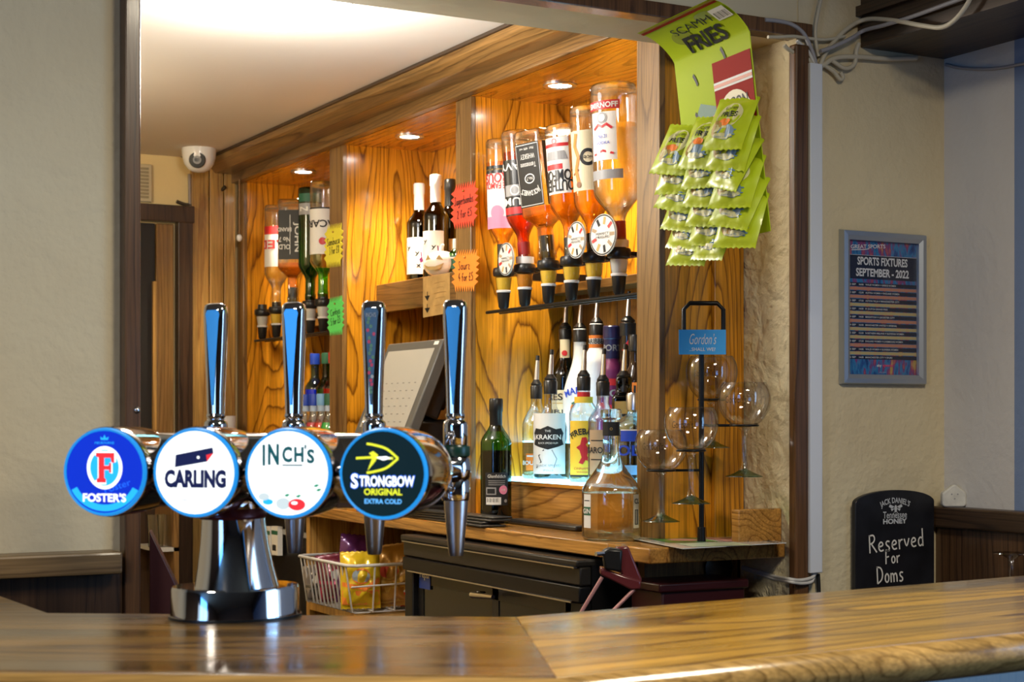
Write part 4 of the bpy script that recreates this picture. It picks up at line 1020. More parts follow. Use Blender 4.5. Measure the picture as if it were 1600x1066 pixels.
sb(942, 1.90, 'squat clear liqueur bottle with tan upright label behind the big decanter bottle', S(.225, .0330, .0130, .135, .045), CLEARB, PALEGOLD, .03, [(.02, .118, .80, -.25, [TAN, INK, CRM], L_plain(('t', 'DISARONNO', 0, .1, 1.7, .14, 1), ('r', -.8, .5, .8, .55, 1), ('r', -.8, -.3, .8, -.35, 1)))])
sb(975, 1.90, 'squarish brown-glass bottle with gold band, between the tan-labelled bottle and vodka', S(.232, .0260, .0150, .185, .02), DARKG, None, 0, [(.12, .18, .02, 0, [GLD, INK], L_plain(('r', -1, -.1, 1, .1, 1)))], n=6.)
sb(992, 1.885, 'clear vodka bottle with blue lettering at the right end of the lit shelf', S(.195, .0415, .0150, .125, .035), CLEARB, CLEARL, .11, [(.095, .120, .95, .15, [BLU, PAPER], L_plain(('r', -1, .8, 1, 1, 1))), (.06, .092, 1.05, .1, [thin_glass('label_clear', (.9, .93, 1), (.6, .6, .6)), BLU], L_plain(('t', 'VODKA', 0, 0, 1.6, .7, 1))), (.025, .045, .8, .1, [LBLU], L_plain())], cap=('cap', STEEL))
# back row on the step
sb(882, 2.048, 'dark green whiskey bottle with cream label at the left of the back row', S(.278, .0355, .0140, .155, .06), DGREENG, liquid('dark_green_fill', (.02, .07, .02), .3), .10, [(.03, .125, 1.2, 0, [CRM, INK, GLD], L_plain(('t', 'CRESCENT', .0, .65, 1.7, .18, 1), ('r', -.9, .3, .9, .34, 2), ('t', 'IRISH', 0, -.1, .9, .1, 1), ('r', -.9, -.7, .9, -.66, 2))), (.205, .250, .9, -.1, [CRM, RED, INK], L_plain(('d', 0, -.5, .5, 1)))], step=True, y=3.487)
def palm(m, fr, hw, hh, nu):
    m.rect(-hw * .01, -hh * .01, hw * .01, hh * .01, fr, 0, 0); m.text('MALIBU', (0, hh * .55), hw * 1.9, hh * .34, fr, 2, 1, .03, .55)
    m.disc((0, -hh * .35), hw * .5, hw * .5, fr, 1, 2, 24); m.poly([(-.45 * hw, -.5 * hh), (.45 * hw, -.5 * hh), (.3 * hw, -.75 * hh), (-.3 * hw, -.75 * hh)], fr, 2, 3)
    m.ribbon([(0, -.6 * hh), (.05 * hw, -.2 * hh), (-.05 * hw, .0)], hw * .1, fr, 3, 1); m.ribbon([(-.4 * hw, -.1 * hh), (-.05 * hw, .05 * hh), (.3 * hw, -.1 * hh)], hw * .12, fr, 3, 4)
sb(906, 2.035, 'white pear-shaped coconut rum bottle with dark blue lettering in the back row', S(.272, .0410, .0150, .10, .12), WB, None, 0, [(.045, .145, .95, -.1, [WB, BLU, ORG, YEL, GRN], palm)], step=True)
sb(932, 2.03, 'white bottle with orange neck band in the back row', S(.280, .0335, .0150, .185, .05), WB, None, 0, [(.222, .252, 1.6, 0, [ORG, PAPER, INK], L_plain(('r', -1, -.4, 1, .5, 1), ('t', 'CARIBBEAN', 0, .05, 1.2, .4, 2))), (.095, .17, .7, .5, [WB, GRY, DRED], L_plain(('p', [(-.6, -.9), (.2, -1), (.8, -.2), (.6, .6), (-.3, 1), (-.7, .2)], 1), ('p', [(-.2, -.3), (.3, .2), (.0, .7), (-.4, .3)], 2)))], step=True)
sb(956, 2.035, 'slim bottle with dark purple wrap and no pourer in the back row', S(.270, .0270, .0175, .165, .035), PUR, None, 0, [(.06, .15, 1.1, 0, [PUR, RED, GRY], L_plain(('r', -1, .6, 1, .95, 1), ('t', 'SLOE', 0, .2, 1.2, .2, 2), ('r', -1, -.8, 1, -.4, 1))), (.205, .235, 1.2, 0, [RED, GRY], L_plain(('t', 'PORT', 0, 0, 1.2, .5, 1)))], cap=('foil', cP('cap_navy', (.02, .02, .08), .3)), step=True)
sb(981, 2.045, 'black curvy liqueur bottle with red ribbon stripe at the right of the back row', S(.278, .0310, .0165, .10, .09), cP('black_glass', (.012, .006, .006), .08, coat=.5), None, 0, [(.21, .25, .9, .0, [cP('black_glass', (.012, .006, .006), .08, coat=.5), RED], L_plain(('p', [(-1, -.9), (-.6, -.9), (1, .7), (1, 1), (.5, .8)], 1)))], step=True)
sb(994, 1.99, 'dark cream-liqueur bottle with orange and white label, half hidden by the right post', S(.240, .0280, .0140, .135, .05), cP('dark_brown_glass_solid', (.03, .015, .008), .1), None, 0, [(.06, .135, 1.1, .2, [PAPER, ORG, INK], L_plain(('r', -1, .2, 1, 1, 1), ('t', 'IRISH', -.1, .6, 1.2, .22, 2)))], cap=('cap', BLACK), lift=.088, step=False)
# --- on the back counter
p = Vector((1.79, onX(775, 700, 1.79).y, ZC))
def glen(m, fr, hw, hh, nu):
    m.rect(-hw, -hh, hw, hh, fr, 0, 0, nu); m.text('Glenfiddich', (0, hh * .78), hw * 1.5, hh * .2, fr, 2, 1)
    for k in range(3): m.rect(-hw * .7, hh * (.52 - k * .12), hw * .7, hh * (.48 - k * .12), fr, 1, 2, 6)
    m.rect(-hw * .9, -hh * .35, -hw * .05, hh * .1, fr, 1, 2, 4); m.rect(-hw * .8, -hh * .28, -hw * .15, hh * .02, fr, 2, 0, 4); m.disc((hw * .55, -hh * .05), hw * .36, hw * .36, fr, 2, 3, 24); m.text('18', (hw * .55, -hh * .05), hw * .3, hh * .14, fr, 3, 1)
    m.rect(-hw * .9, -hh * .95, hw * .35, -hh * .5, fr, 1, 1, 6)
    for k in range(12): m.rect(-hw * .8 + hw * k * .085, -hh * .8, -hw * .8 + hw * (k * .085 + .02 + .025 * (k % 3 == 0)), -hh * .55, fr, 2, 0)
    m.disc((hw * .75, -hh * .72), hw * .14, hw * .14, fr, 2, 2, 16)
bottle('spirit_bottle', 'dark green whisky bottle with black label standing on the back counter', 'bottle', p, S(.288, .0360, .0135, .185, .05), MGREENG, liquid('dark_green_fill', (.02, .07, .02), .3), .168, labels=[(.042, .118, .8, .05, [INK, PAPER, GRY, PINK], glen)], cap=('foil', BLACK))
p = Vector((1.748, onX(955, 700, 1.748).y, ZC))
bottle('decanter_bottle', 'large clear round-shouldered bottle with thin gold drink on the back counter', 'bottle', p, S(.262, .0590, .0165, .095, .085, lip=1.3, power=.85), thin_glass('decanter_glass', (.96, .97, .95), (.16, .15, .12), .12, .9, refr=.75, ior=1.25), PALEGOLD, .094,
  labels=[(.025, .092, .20, -.95, [PAPER, GRN, INK], L_plain(('r', -1, -.25, 1, .25, 1), ('t', 'GIN', 0, 0, 1.0, .15, 0), ('r', -.7, .6, .7, .65, 2))), (.025, .092, .17, 1.0, [CRM, INK, GRY], L_plain(('r', -.6, -.8, .6, .1, 1), ('r', -.3, -.75, -.1, .05, 0), ('r', .1, -.75, .2, .05, 0), ('t', 'CL', 0, .6, .8, .15, 1))), (.208, .236, 1.6, 0, [INK, GLD], L_plain(('o', 0, 0, .1, .03, 1)))])
# --- middle bay: wine on the boxed shelf
for i, (px, X, H, lb) in enumerate(((655, 2.026, .292, 'left of the two dark wine bottles with white caps on the middle shelf'), (681, 1.995, .292, 'right and nearer of the two dark wine bottles with white caps on the middle shelf'), (703, 2.060, .290, 'dark wine bottle partly hidden behind the neon star cards on the middle shelf'))):
    q = onX(px, 430, X)
    wl = [(.03, .135, 1.0, -.35, [PAPER, INK, PUR, GRY], L_plain(('t', 'y', -.55, .4, .2, .12, 1), ('t', 'y', .2, .1, .2, .12, 1), ('p', [(.35, -.2), (.5, -.1), (.45, .2), (.55, .2), (.6, -.15), (.7, -.3), (.45, -.4)], 2), ('t', 'x', .3, -.55, .2, .1, 1)))]
    if i == 2: wl = [(.03, .12, .9, -.5, [CRM, INK], L_plain(('r', -.8, .2, .8, .25, 1)))]
    bottle('wine_bottle', lb, 'bottle', (X, q.y, ZS + .0002), S(H, .0360, .0138, .175, .045), DARKG, liquid('red_wine', (.02, .004, .004), .2), .19, labels=wl, cap=('foil', WHITEG if i < 2 else BLACK), group='wine bottles on the middle shelf')
q = onX(714, 400, 1.99)
bottle('small_bottle', 'small bottle with green and white label by the post on the middle shelf', 'bottle', (1.99, q.y, ZS + .0002), S(.10, .022, .009, .06, .02), GREENG, None, 0, labels=[(.02, .055, 1.2, 0, [GRN, PAPER], L_plain(('r', -1, .5, 1, .8, 1)))], cap=('cap', WHITE))
# --- left bay: flavoured bottles on the shelf
BG = thin_glass('cobalt_glass', (.25, .45, .98), (.03, .06, .5), .07, .5); RG = thin_glass('red_glass', (.8, .3, .3), (.15, .01, .01), .07, .5)
GB = 'coloured bottles low in the left bay'
for px, X, label, gl, lq, st, capm in ((492, 2.02, 'cobalt blue bottle standing in the back of the left bay', BG, plain('blue_fill', (.02, .09, .75), .25), True, BLU), (510, 2.03, 'green bottle with beaded shoulder behind the alcopops in the left bay', GREENG, plain('green_fill', (.05, .35, .04), .25), True, GRN), (521, 2.03, 'dark red bottle beside the oak post in the left bay', RG, plain('red_fill', (.5, .02, .02), .25), True, RED),
    (478, 1.90, 'dark-filled alcopop with pale neck label, leftmost of the front row in the left bay', CLEARB, plain('ink_fill', (.03, .03, .12), .25), False, BLU), (491, 1.90, 'pinkish red alcopop, second in the front row of the left bay', CLEARB, plain('pink_fill', (.85, .04, .10), .25), False, BLU), (503, 1.90, 'bright red alcopop, third in the front row of the left bay', CLEARB, plain('scarlet_fill', (.85, .02, .03), .25), False, LBLU), (515, 1.90, 'bright green alcopop beside the oak post in the left bay', CLEARB, plain('lime_fill', (.03, .62, .12), .25), False, GRN)):
    q = onX(px, 640, X); z = ZL + .0851 if st else ZL - .0038
    sh = S(.272 if st else .222, .0340 if st else .0285, .0135, .155 if st else .11, .045 if st else .06)
    bottle('spirit_bottle' if st else 'alcopop_bottle', label, 'bottle', (X, q.y, z), sh, gl, lq, sh['hb'] + (.0 if st else .025), labels=[(.02, .10, 1.2, 0, [GRY if st else PAPER, INK], L_plain(('r', -.8, .3, .8, .4, 1)))] + ([] if st else [(.170, .200, 1.5, 0, [cP('neck_label', (.45, .6, .85), .4)], L_plain())]), cap=('cap', capm), group=GB)
# ------------------------------------------------------------------ gin glasses on their display stand
sp_ = at(1096, 848, 3.18); sp_.z = ZC
LEAF = plain('leaflet_print', (.55, .60, .55), .25, coat=.6, noise=.35, nscale=14)
q = [onZ(*p, ZC + .006) for p in ((981, 838), (1150, 832), (1229, 846), (1067, 855))]
lf = thing('leaflet', 'glossy white and green leaflet in a clear sleeve under the glass stand', 'leaflet', (sp_.x, sp_.y, ZC))
m = MB(); m.add([v - Vector((0, 0, .004)) for v in q] + [v - Vector((0, 0, .0025)) for v in q], [(3, 2, 1, 0), (4, 5, 6, 7)] + [(i, (i + 1) % 4, 4 + (i + 1) % 4, 4 + i) for i in range(4)])
m.build('sleeve', plain('leaflet_white', (.62, .64, .62), .2, coat=.5), lf)
u_ = (q[3] - q[0]).normalized(); v_ = (q[1] - q[0]).normalized(); fr = Fr(q[0] - Vector((0, 0, .0025)), u_, Vector((0, 0, 1)).cross(u_), .0004)
m = MB(); LU = (q[3] - q[0]).length; LV = (q[1] - q[0]).length
m.rect(LU * .15, LV * .1, LU * .55, LV * .5, fr, 1, 0); m.rect(LU * .6, LV * .12, LU * .9, LV * .6, fr, 1, 1); m.rect(LU * .2, LV * .55, LU * .55, LV * .8, fr, 1, 2)
m.disc((LU * .35, LV * .3), LU * .12, LU * .1, fr, 2, 2, 20); m.text('COCKTAILS', (LU * .5, LV * .88), LU * .5, LV * .07, fr, 2, 3)
m.build('print', [plain('leaf_green', (.10, .30, .08), .3), plain('leaf_pale', (.45, .55, .40), .3), plain('leaf_rose', (.50, .25, .22), .3), INK], lf, 0, recalc=False)
zs_ = ZC + .0035
def gz(y): return HC - (y - HOR) / FPX * 3.18
st = thing('glass_stand', 'black wire display stand with blue advert card holding four balloon glasses', 'display stand', (sp_.x, sp_.y, zs_))
R_ = Vector((ca, -sa, 0))      # the picture's rightward direction
ztop = gz(474); zl_ = gz(520)
m = MB(); m.tube([sp_ + Vector((0, 0, .0036)), Vector((sp_.x, sp_.y, gz(545)))], .0052, 12).tube([sp_ + Vector((0, 0, .0036)), sp_ + Vector((0, 0, .032))], [.0085, .0075], 14)
m.build('pole', BLACKM, st)
hw = .0385
c0 = Vector((sp_.x, sp_.y, 0)) + R_ * .004
pts = [c0 + R_ * -hw + Vector((0, 0, gz(552))), c0 + R_ * -hw + Vector((0, 0, ztop - .012)), c0 + R_ * (-hw + .012) + Vector((0, 0, ztop)), c0 + R_ * (hw - .012) + Vector((0, 0, ztop)), c0 + R_ * hw + Vector((0, 0, ztop - .012)), c0 + R_ * hw + Vector((0, 0, gz(552)))]
MB().tube(pts, .0046, 12).build('handle_loop', BLACKM, st, 50)
fr = Fr(Vector((sp_.x, sp_.y, gz(535))) + R_ * .001 + Vector((-sa, -ca, 0)) * .008, R_, (0, 0, 1), .0004)
m = MB(); w2, h2 = .0455, .0240
m.prism([(-w2, -h2), (w2, -h2), (w2, h2), (-w2, h2)], fr, -.003, 0, 0)
m.text('Gordon\u2019s', (0, .006), .052, .021, Fr(fr.o, R_, Vector((0, 0, 1)) + R_ * .18, .0004), 2, 1, -.005); m.text('..SHALL WE?', (0, -.014), .050, .0068, fr, 2, 1, .01)
m.build('advert_card', [plain('advert_blue', (.05, .36, .78), .35), PAPER], st, 0, recalc=False)
GLS = [((1033, 672), (738, 815), 3.165, 'lowest balloon gin glass, left of the stand, in front of the oak post'), ((1080, 637), (707, 787), 3.085, 'nearest balloon gin glass, just left of the stand pole'), ((1112, 557), (628, 700), 3.24, 'highest balloon gin glass, behind the stand pole under the blue card'), ((1163, 598), (668, 745), 3.15, 'right-hand balloon gin glass, in front of the rough plaster')]
GFOOT = thin_glass('green_foot_glass', (.55, .75, .60), (.02, .22, .06), .12, .6)
for (cx_, y0), (yb, yf), d, lb in GLS:
    k = d / FPX
    c = at(cx_, yf, d); zr = HC - (y0 - HOR) * k; zbm = HC - (yb - HOR) * k; zf = c.z
    g = thing('gin_glass', lb, 'glass', c, 0, 'balloon glasses on the display stand')
    hb = zr - zbm; R = .051
    pr = [(R * math.sin(math.pi * (.03 + .67 * u)) * (1.0 if u < .5 else 1.0), zbm - c.z + hb * (1 - math.cos(math.pi * u * .80)) / (1 - math.cos(math.pi * .80))) for u in [i / 18 for i in range(19)]]
    pr = [(.0035, zbm - c.z - .004)] + pr
    MB().lathe(pr, 40, c, caps=False).build('bowl', GOBLET, g, 70)
    MB().lathe([(R * math.sin(math.pi * .70) + .0004, zr - c.z - .0008), (R * math.sin(math.pi * .70) + .0012, zr - c.z), (R * math.sin(math.pi * .70) - .0006, zr - c.z + .0006)], 40, c, caps=False).build('rim', CLEAR, g, 70)
    zz = zbm - c.z
    MB().lathe([(.012, zz - .001), (.0065, zz - .006), (.0052, zz - .02), (.0052, .03), (.007, .018), (.010, .012)], 20, c).build('stem', CLEAR, g, 70)
    MB().lathe([(.010, .0125), (.018, .008), (.030, .003), (.0365, .0005), (.0365, 0), (.0, .0)], 36, c, caps=False).ell(c + Vector((0, 0, .010)), (.0085, .0085, .006), 16, 8).build('foot', GFOOT, g, 70)
    ph = to_cam(c.x, c.y)
    m = MB(); m.text('Gordon\u2019s', (0, 0), .042, .013, Cyl((c.x, c.y, zbm + hb * .62), R * .965, ph - .35), 2, 0, -.01)
    m.build('lettering', INK, g, 0, recalc=False)
    # wire ring carrying the bowl, with its arm to the pole: part of the stand
    zr_ = zbm + .0012; rr = .0245
    for q_ in range(1, len(pr)):
        if pr[q_][0] >= rr: zr_ = c.z + pr[q_][1] - .0035; break
    ring = [Vector((c.x + (rr + .002) * math.cos(2 * math.pi * i / 24), c.y + (rr + .002) * math.sin(2 * math.pi * i / 24), zr_)) for i in range(24)]
    to = Vector((sp_.x - c.x, sp_.y - c.y, 0)); L_ = to.length; to.normalize()
    MB().tube(ring, .0021, 8, closed=True).tube([Vector((c.x, c.y, zr_)) + to * (rr + .002), Vector((sp_.x, sp_.y, zr_)) - to * .003], .0026, 8).build('glass_ring', BLACKM, st, 50)

# ------------------------------------------------------------------ card of snack packets hanging under the opening's head
CY0, CY1 = 2.506, 2.2725
def cardp(s, t):
    """s 0..1 along the card (far to near), t height parameter: 0 bottom .. 1 fold .. 1.3 flap end"""
    y = CY0 + (CY1 - CY0) * s
    zb_ = HC + .3175 + .008 * s; zf = HC + .655 + .010 * s
    if t <= 1:
        x = 1.75 - .045 * t - .004 * s; z = zb_ + (zf - zb_) * t
    else:
        a = (t - 1) / .3; b = a * 1.15
        x = 1.705 - .004 * s - .082 * (a ** 1.25); z = zf + .047 * math.sin(min(1.5, a * 1.5)) 
    return Vector((x, y, z))
LIME = plain('lime_card', (.40, .52, .010), .6, spec=.15); LIMED = plain('olive_card', (.26, .32, .02), .4)
card = thing('snack_card', 'lime green hanging card of snack packets with a folded-over top', 'snack card', cardp(.5, 0))
m = MB(); ts = [i / 10 for i in range(11)] + [1 + .03 * i for i in range(1, 11)]
vs = []; fs = []
for t in ts:
    for s in (0, .25, .5, .75, 1): vs.append(cardp(s, t))
nq = len(vs); vs += [v + Vector((.0014, 0, .0)) for v in vs]
for i in range(len(ts) - 1):
    for k in range(4):
        a = i * 5 + k; fs.append((a, a + 1, a + 6, a + 5)); fs.append((nq + a, nq + a + 5, nq + a + 6, nq + a + 1))
bd = [i * 5 for i in range(len(ts))]; 
for i in range(len(ts) - 1):
    for c_ in (0, 4): a = i * 5 + c_; fs.append((a, a + 5, nq + a + 5, nq + a))
m.add(vs, fs); m.build('backing_card', LIME, card, 40)
class CardFr:
    def __call__(s, u, v, l=0):
        p = cardp(u, v); e = .002; q = cardp(u, v + e); d = (q - p).normalized(); n = d.cross(Vector((0, 1, 0)))
        if n.x > 0: n = -n
        return p + n * (.0006 + .0004 * l)
cf = CardFr()
m = MB()
m.rect(0, 1.255, 1, 1.275, cf, 1, 1, 4); m.rect(0, 1.28, 1, 1.286, cf, 1, 2, 4)
m.text('SCAMPI', (.50, 1.175), .50, .056, cf, 2, 3); m.text('FRIES', (.53, 1.07), .50, .11, cf, 3, 3, .03)
m.disc((.30, 1.13), .12, .05, cf, 1, 4, 20); m.disc((.72, 1.2), .12, .035, cf, 1, 4, 20)
m.rect(.80, 1.13, .98, 1.22, cf, 2, 0)
for k in range(9): m.rect(.82 + .017 * k, 1.14, .82 + .017 * k + .006 + .004 * (k % 3 == 0), 1.21, cf, 3, 3)
# printed packet on the card
m.rect(.50, .56, .99, .92, cf, 1, 1, 4); m.rect(.50, .775, .99, .815, cf, 2, 0, 4); m.rect(.50, .787, .99, .803, cf, 3, 2, 4)
m.disc((.74, .60), .22, .15, cf, 3, 5, 28); m.text('BACON', (.74, .685), .34, .06, cf, 4, 3, .02); m.text('FLAVOUR', (.74, .645), .2, .02, cf, 4, 3); m.text('FRIES', (.76, .585), .40, .07, cf, 4, 6, .04)
m.poly([(.12, .50), (.50, .62), (.50, .70), (.30, .74), (.18, .64)], cf, 1, 7); m.poly([(.12, .52), (.5, .64), (.5, .67), (.12, .55)], cf, 2, 2)
for x, y in ((.24, .90), (.22, .70), (.63, .98)): m.ribbon([(x, y), (x + .03, y - .03), (x + .05, y - .06)], .022, cf, 2, 3)
m.build('print', [PAPER, plain('card_red', (.34, .018, .012), .65, spec=.1), plain('card_coral', (.60, .20, .12), .5), INK, LIMED, CRM, BLU, GRN], card, 0, recalc=False)
MB().tube(bez([cardp(.53, 1.07) + Vector((.004, 0, .0)), cardp(.53, 1.07) + Vector((-.010, .01, .015)), Vector((1.70, 2.44, ZH - .01)), Vector((1.72, 2.512, ZH + .004))], 6), .0014, 6).build('hook', STEEL, card)
def packet(mb, fr3, w_, h, th, seed):
    """foil pillow packet in frame fr3(u,v,d): crimped ends, puffed middle, wrinkles; gives back its front surface for printing"""
    rnd = random.Random(seed); nu, nv = 16, 22
    ph = [rnd.uniform(0, 6.28) for _ in range(6)]
    def surf(u, v, side=1):
        e = max(0, (1 - abs(u) ** 2.6)) ** .6 * max(0, (1 - abs(v / .9) ** 3.0 if abs(v) < .9 else 0)) ** .7
        wr = .12 * math.sin(7 * u + 3 * v + ph[0]) + .12 * math.sin(9 * v - 6 * u + ph[1]) + .07 * math.sin(17 * u + 5 * v + ph[2])
        d = side * th * (e * (1 + wr)) * .5 + .0004 * side
        vv = v * h / 2
        if abs(v) >= .9: vv += .0012 * (1 if int((u + 1) * 8) % 2 else -1); d += .0007 * math.sin(u * 18)
        return fr3(u * (1 - .07 * e) * w_ / 2, vv, d)
    for side in (1, -1):
        vs = [surf(i / nu * 2 - 1, j / nv * 2 - 1, side) for j in range(nv + 1) for i in range(nu + 1)]
        fs = []
        for j in range(nv):
            for i in range(nu):
                a_ = j * (nu + 1) + i; f = (a_, a_ + 1, a_ + nu + 2, a_ + nu + 1)
                fs.append(f if side > 0 else f[::-1])
        mb.add(vs, fs, 0)
    nz = (fr3(0, 0, 1) - fr3(0, 0, 0))
    class PF(Cyl):
        def __init__(s): s.R = .45
        def __call__(s, u, v, l=0): return surf(max(-1, min(1, u)), max(-1, min(1, v))) + nz * (.0007 + .0004 * l)
    return PF()
FOIL = plain('lime_foil', (.42, .52, .015), .38, .0, coat=.15); FOILW = plain('cream_window_print', (.60, .58, .30), .4); FOILB = plain('blue_grey_print', (.22, .32, .42), .4); FOILO = plain('tan_print', (.42, .28, .08), .4)
rowsN = ['top', 'second', 'third', 'fourth', 'fifth', 'bottom']; colsN = ['left', 'middle', 'right']
PT = [[(.60, 1.0), (.49, 1.0), (.385, 1.0), (.29, 1), (.20, 1), (.11, 1)]] * 3
n_ = 0
for ci, (s_, t0) in enumerate(((.12, .53), (.48, .52), (.84, .57))):
    for ri in range(6):
        t = t0 - ri * (.100 if ci < 2 else .098)
        out = .032
        c = cardp(s_ + .015 * ri * (1 - ci * .5), max(t, .04)) + Vector((-out, 0, -.006))
        rnd = random.Random(ci * 10 + ri)
        w_, h = .088, .104
        tilt = math.radians(21 + rnd.uniform(-4, 4)); yaw = math.radians(14 + rnd.uniform(-9, 9)); roll = math.radians(-9 + rnd.uniform(-7, 7))
        Mx = Matrix.Rotation(yaw, 3, 'Z') @ Matrix.Rotation(tilt, 3, 'Y')
        # base frame: facing -X, right = -Y, up = Z
        U = Mx @ Vector((0, -1, 0)); V = Mx @ Vector((0, 0, 1)); Nn = U.cross(V)
        U, V = U * math.cos(roll) + V * math.sin(roll), V * math.cos(roll) - U * math.sin(roll)
        f3 = lambda u, v, d, c=c, U=U, V=V, Nn=Nn: c + U * u + V * v + Nn * d
        pk = thing('snack_packet', '%s lime green snack packet from the %s in the %s column of the hanging card' % (('topmost' if ri == 0 else 'bottom' if ri == 5 else rowsN[ri]), 'top', colsN[ci]) if ri not in (0, 5) else '%s lime green snack packet in the %s column of the hanging card' % (('topmost', 'bottommost')[ri == 5], colsN[ci]), 'snack packet', c, 0, 'snack packets on the hanging card')
        bmb = MB(); pf = packet(bmb, f3, w_, h, .020, ci * 10 + ri)
        body = bmb.build('packet_body', FOIL, pk, 60)
        m = MB()
        m.disc((0, .22), .62, .50, pf, 0, 1, 28); m.text('SCAMPI', (0, .48), .66, .12, pf, 2, 0); m.text('FRIES', (0, .26), .84, .20, pf, 2, 0, .03)
        m.disc((-.32, -.30), .40, .34, pf, 1, 2, 20); m.disc((.10, -.42), .42, .26, pf, 1, 3, 20); m.disc((-.1, -.04), .30, .14, pf, 2, 4, 18); m.disc((.0, -.56), .5, .10, pf, 2, 1, 18); m.disc((-.45, -.3), .2, .16, pf, 2, 1, 14)
        for k in range(4): m.rect(.12, -.36 - .09 * k, .62 - .1 * (k % 2), -.32 - .09 * k, pf, 1, 5, 4)
        m.text('scampi flavour', (-.02, -.60), .8, .09, pf, 2, 5)
        m.build('print', [INK, FOILW, FOILO, FOILB, ORG, cP('packet_text_blue', (.10, .22, .40), .4)], pk, 0, recalc=False)

# ------------------------------------------------------------------ right wall: poster, chalk board, trunking, cables
YWf = YW - .0005
pc = [onY(px, py, YW - .014) for px, py in ((1313, 357), (1448, 366), (1451, 602), (1322, 601))]
px0 = (pc[0].x + pc[3].x) / 2; px1 = (pc[1].x + pc[2].x) / 2; pz1 = (pc[0].z + pc[1].z) / 2; pz0 = (pc[2].z + pc[3].z) / 2
po = thing('poster_frame', 'silver snap frame with a sports fixtures poster on the cream wall', 'poster', ((px0 + px1) / 2, YW, pz0))
fwid = .0205
m = MB(); pr_ = [(0, 0), (.003, .0135), (.012, .0145), (.020, .010), (.0205, .003)]
for (ax, az), (bx, bz) in (((px0, pz0), (px1, pz0)), ((px1, pz0), (px1, pz1)), ((px1, pz1), (px0, pz1)), ((px0, pz1), (px0, pz0))):
    d_ = Vector((bx - ax, 0, bz - az)).normalized(); nI = Vector((-d_.z, 0, d_.x))
    vs = []
    for o_, h_ in pr_:
        vs += [Vector((ax, YWf - h_, az)) + (d_ + nI) * o_, Vector((bx, YWf - h_, bz)) + (nI - d_) * o_]
    m.add(vs, [(2 * i, 2 * i + 1, 2 * i + 3, 2 * i + 2) for i in range(len(pr_) - 1)])
m.build('frame', ALU, po, 30)
W2, H2 = (px1 - px0) / 2 - fwid, (pz1 - pz0) / 2 - fwid
fr = Fr(((px0 + px1) / 2, YW - .003, (pz0 + pz1) / 2), (1, 0, 0), (0, 0, 1), .0003)
def burst(name):
    m_, nt, out = nmat(name); L = nt.links.new
    tc = N(nt, 'ShaderNodeTexCoord'); mp = N(nt, 'ShaderNodeMapping'); mp.inputs['Scale'].default_value = (9, 1, 3)
    mp.inputs['Rotation'].default_value = (0, .25, 0)
    n_1 = N(nt, 'ShaderNodeTexNoise'); n_1.inputs['Scale'].default_value = 7; n_1.inputs['Detail'].default_value = 4
    L(tc.outputs['Object'], mp.inputs[0]); L(mp.outputs[0], n_1.inputs[0])
    r = N(nt, 'ShaderNodeValToRGB'); e = r.color_ramp.elements; e[0].position = .28; e[0].color = (.004, .012, .06, 1); e[1].position = .75; e[1].color = (.45, .30, .06, 1)
    for p_, c_ in ((.40, (.01, .07, .28, 1)), (.48, (.02, .20, .45, 1)), (.55, (.16, .03, .18, 1)), (.62, (.40, .08, .10, 1)), (.68, (.50, .35, .10, 1))):
        x = e.new(p_); x.color = c_
    L(n_1.outputs['Fac'], r.inputs[0])
    b = N(nt, 'ShaderNodeBsdfPrincipled'); b.inputs['Roughness'].default_value = .22; L(r.outputs[0], b.inputs[0]); L(b.outputs[0], out.inputs[0]); return m_
PB = [burst('poster_burst'), cP('poster_dark', (.008, .012, .035), .25), cP('poster_white', (.68, .70, .74), .4), cP('poster_gold', (.50, .40, .18), .3), cP('poster_coral', (.50, .22, .14), .3), cP('poster_pink', (.75, .06, .18), .3)]
m = MB(); m.rect(-W2, -H2, W2, H2, fr, 0, 0)
m.rect(-W2, H2 * .43, W2, H2 * .79, fr, 1, 1); m.rect(-W2, H2 * .785, W2, H2 * .79, fr, 2, 2)
m.text('SPORTS FIXTURES', (0, H2 * .70), W2 * 1.46, H2 * .125, fr, 3, 2, .03); m.text('SEPTEMBER - 2022', (0, H2 * .53), W2 * 1.54, H2 * .125, fr, 3, 2, .03)
m.text('GREAT SPORTS', (-W2 * .42, H2 * .92), W2 * 1.0, H2 * .06, fr, 3, 2, .02, 0, .05); m.ribbon([(-W2 * .9, H2 * .855), (-W2 * .55, H2 * .87), (-W2 * .4, H2 * .885)], .0016, fr, 3, 2)
rows = ['WALES WOMEN V GREECE WOMEN', 'AUSTRIA WOMEN V ENGLAND WOMEN', 'ASTON VILLA V MANCHESTER CITY', 'F1 DUTCH GRAND PRIX', 'BRIGHTON V LEICESTER CITY', 'MANCHESTER UNITED V ARSENAL', 'NORTHERN IRELAND V SLOVENIA WOMEN', 'ENGLAND WOMEN V LUXEMBOURG WOMEN', 'WALES WOMEN V SLOVENIA WOMEN', 'MANCHESTER CITY V SPURS']
for i, tx in enumerate(rows):
    v = H2 * (.345 - i * .121)
    m.rect(-W2, v - H2 * .028, W2, v + H2 * .028, fr, 2, 1); m.rect(-W2, v - H2 * .082, W2, v - H2 * .036, fr, 1, (4, 4, 3, 3, 4, 3, 3, 4, 3, 0)[i]) if i < 9 else None
    m.text(tx, (-W2 * .5 + W2 * .034 * len(tx) / 2, v), W2 * .034 * len(tx), H2 * .026, fr, 3, 2, .01); m.text('%d SEP' % (2 + i // 2), (-W2 * .86, v), W2 * .17, H2 * .026, fr, 3, 2, .01); m.text(('16:00', '12:30', '17:30', '14:00', '14:00')[i % 5], (-W2 * .62, v), W2 * .13, H2 * .026, fr, 3, 2, .01)
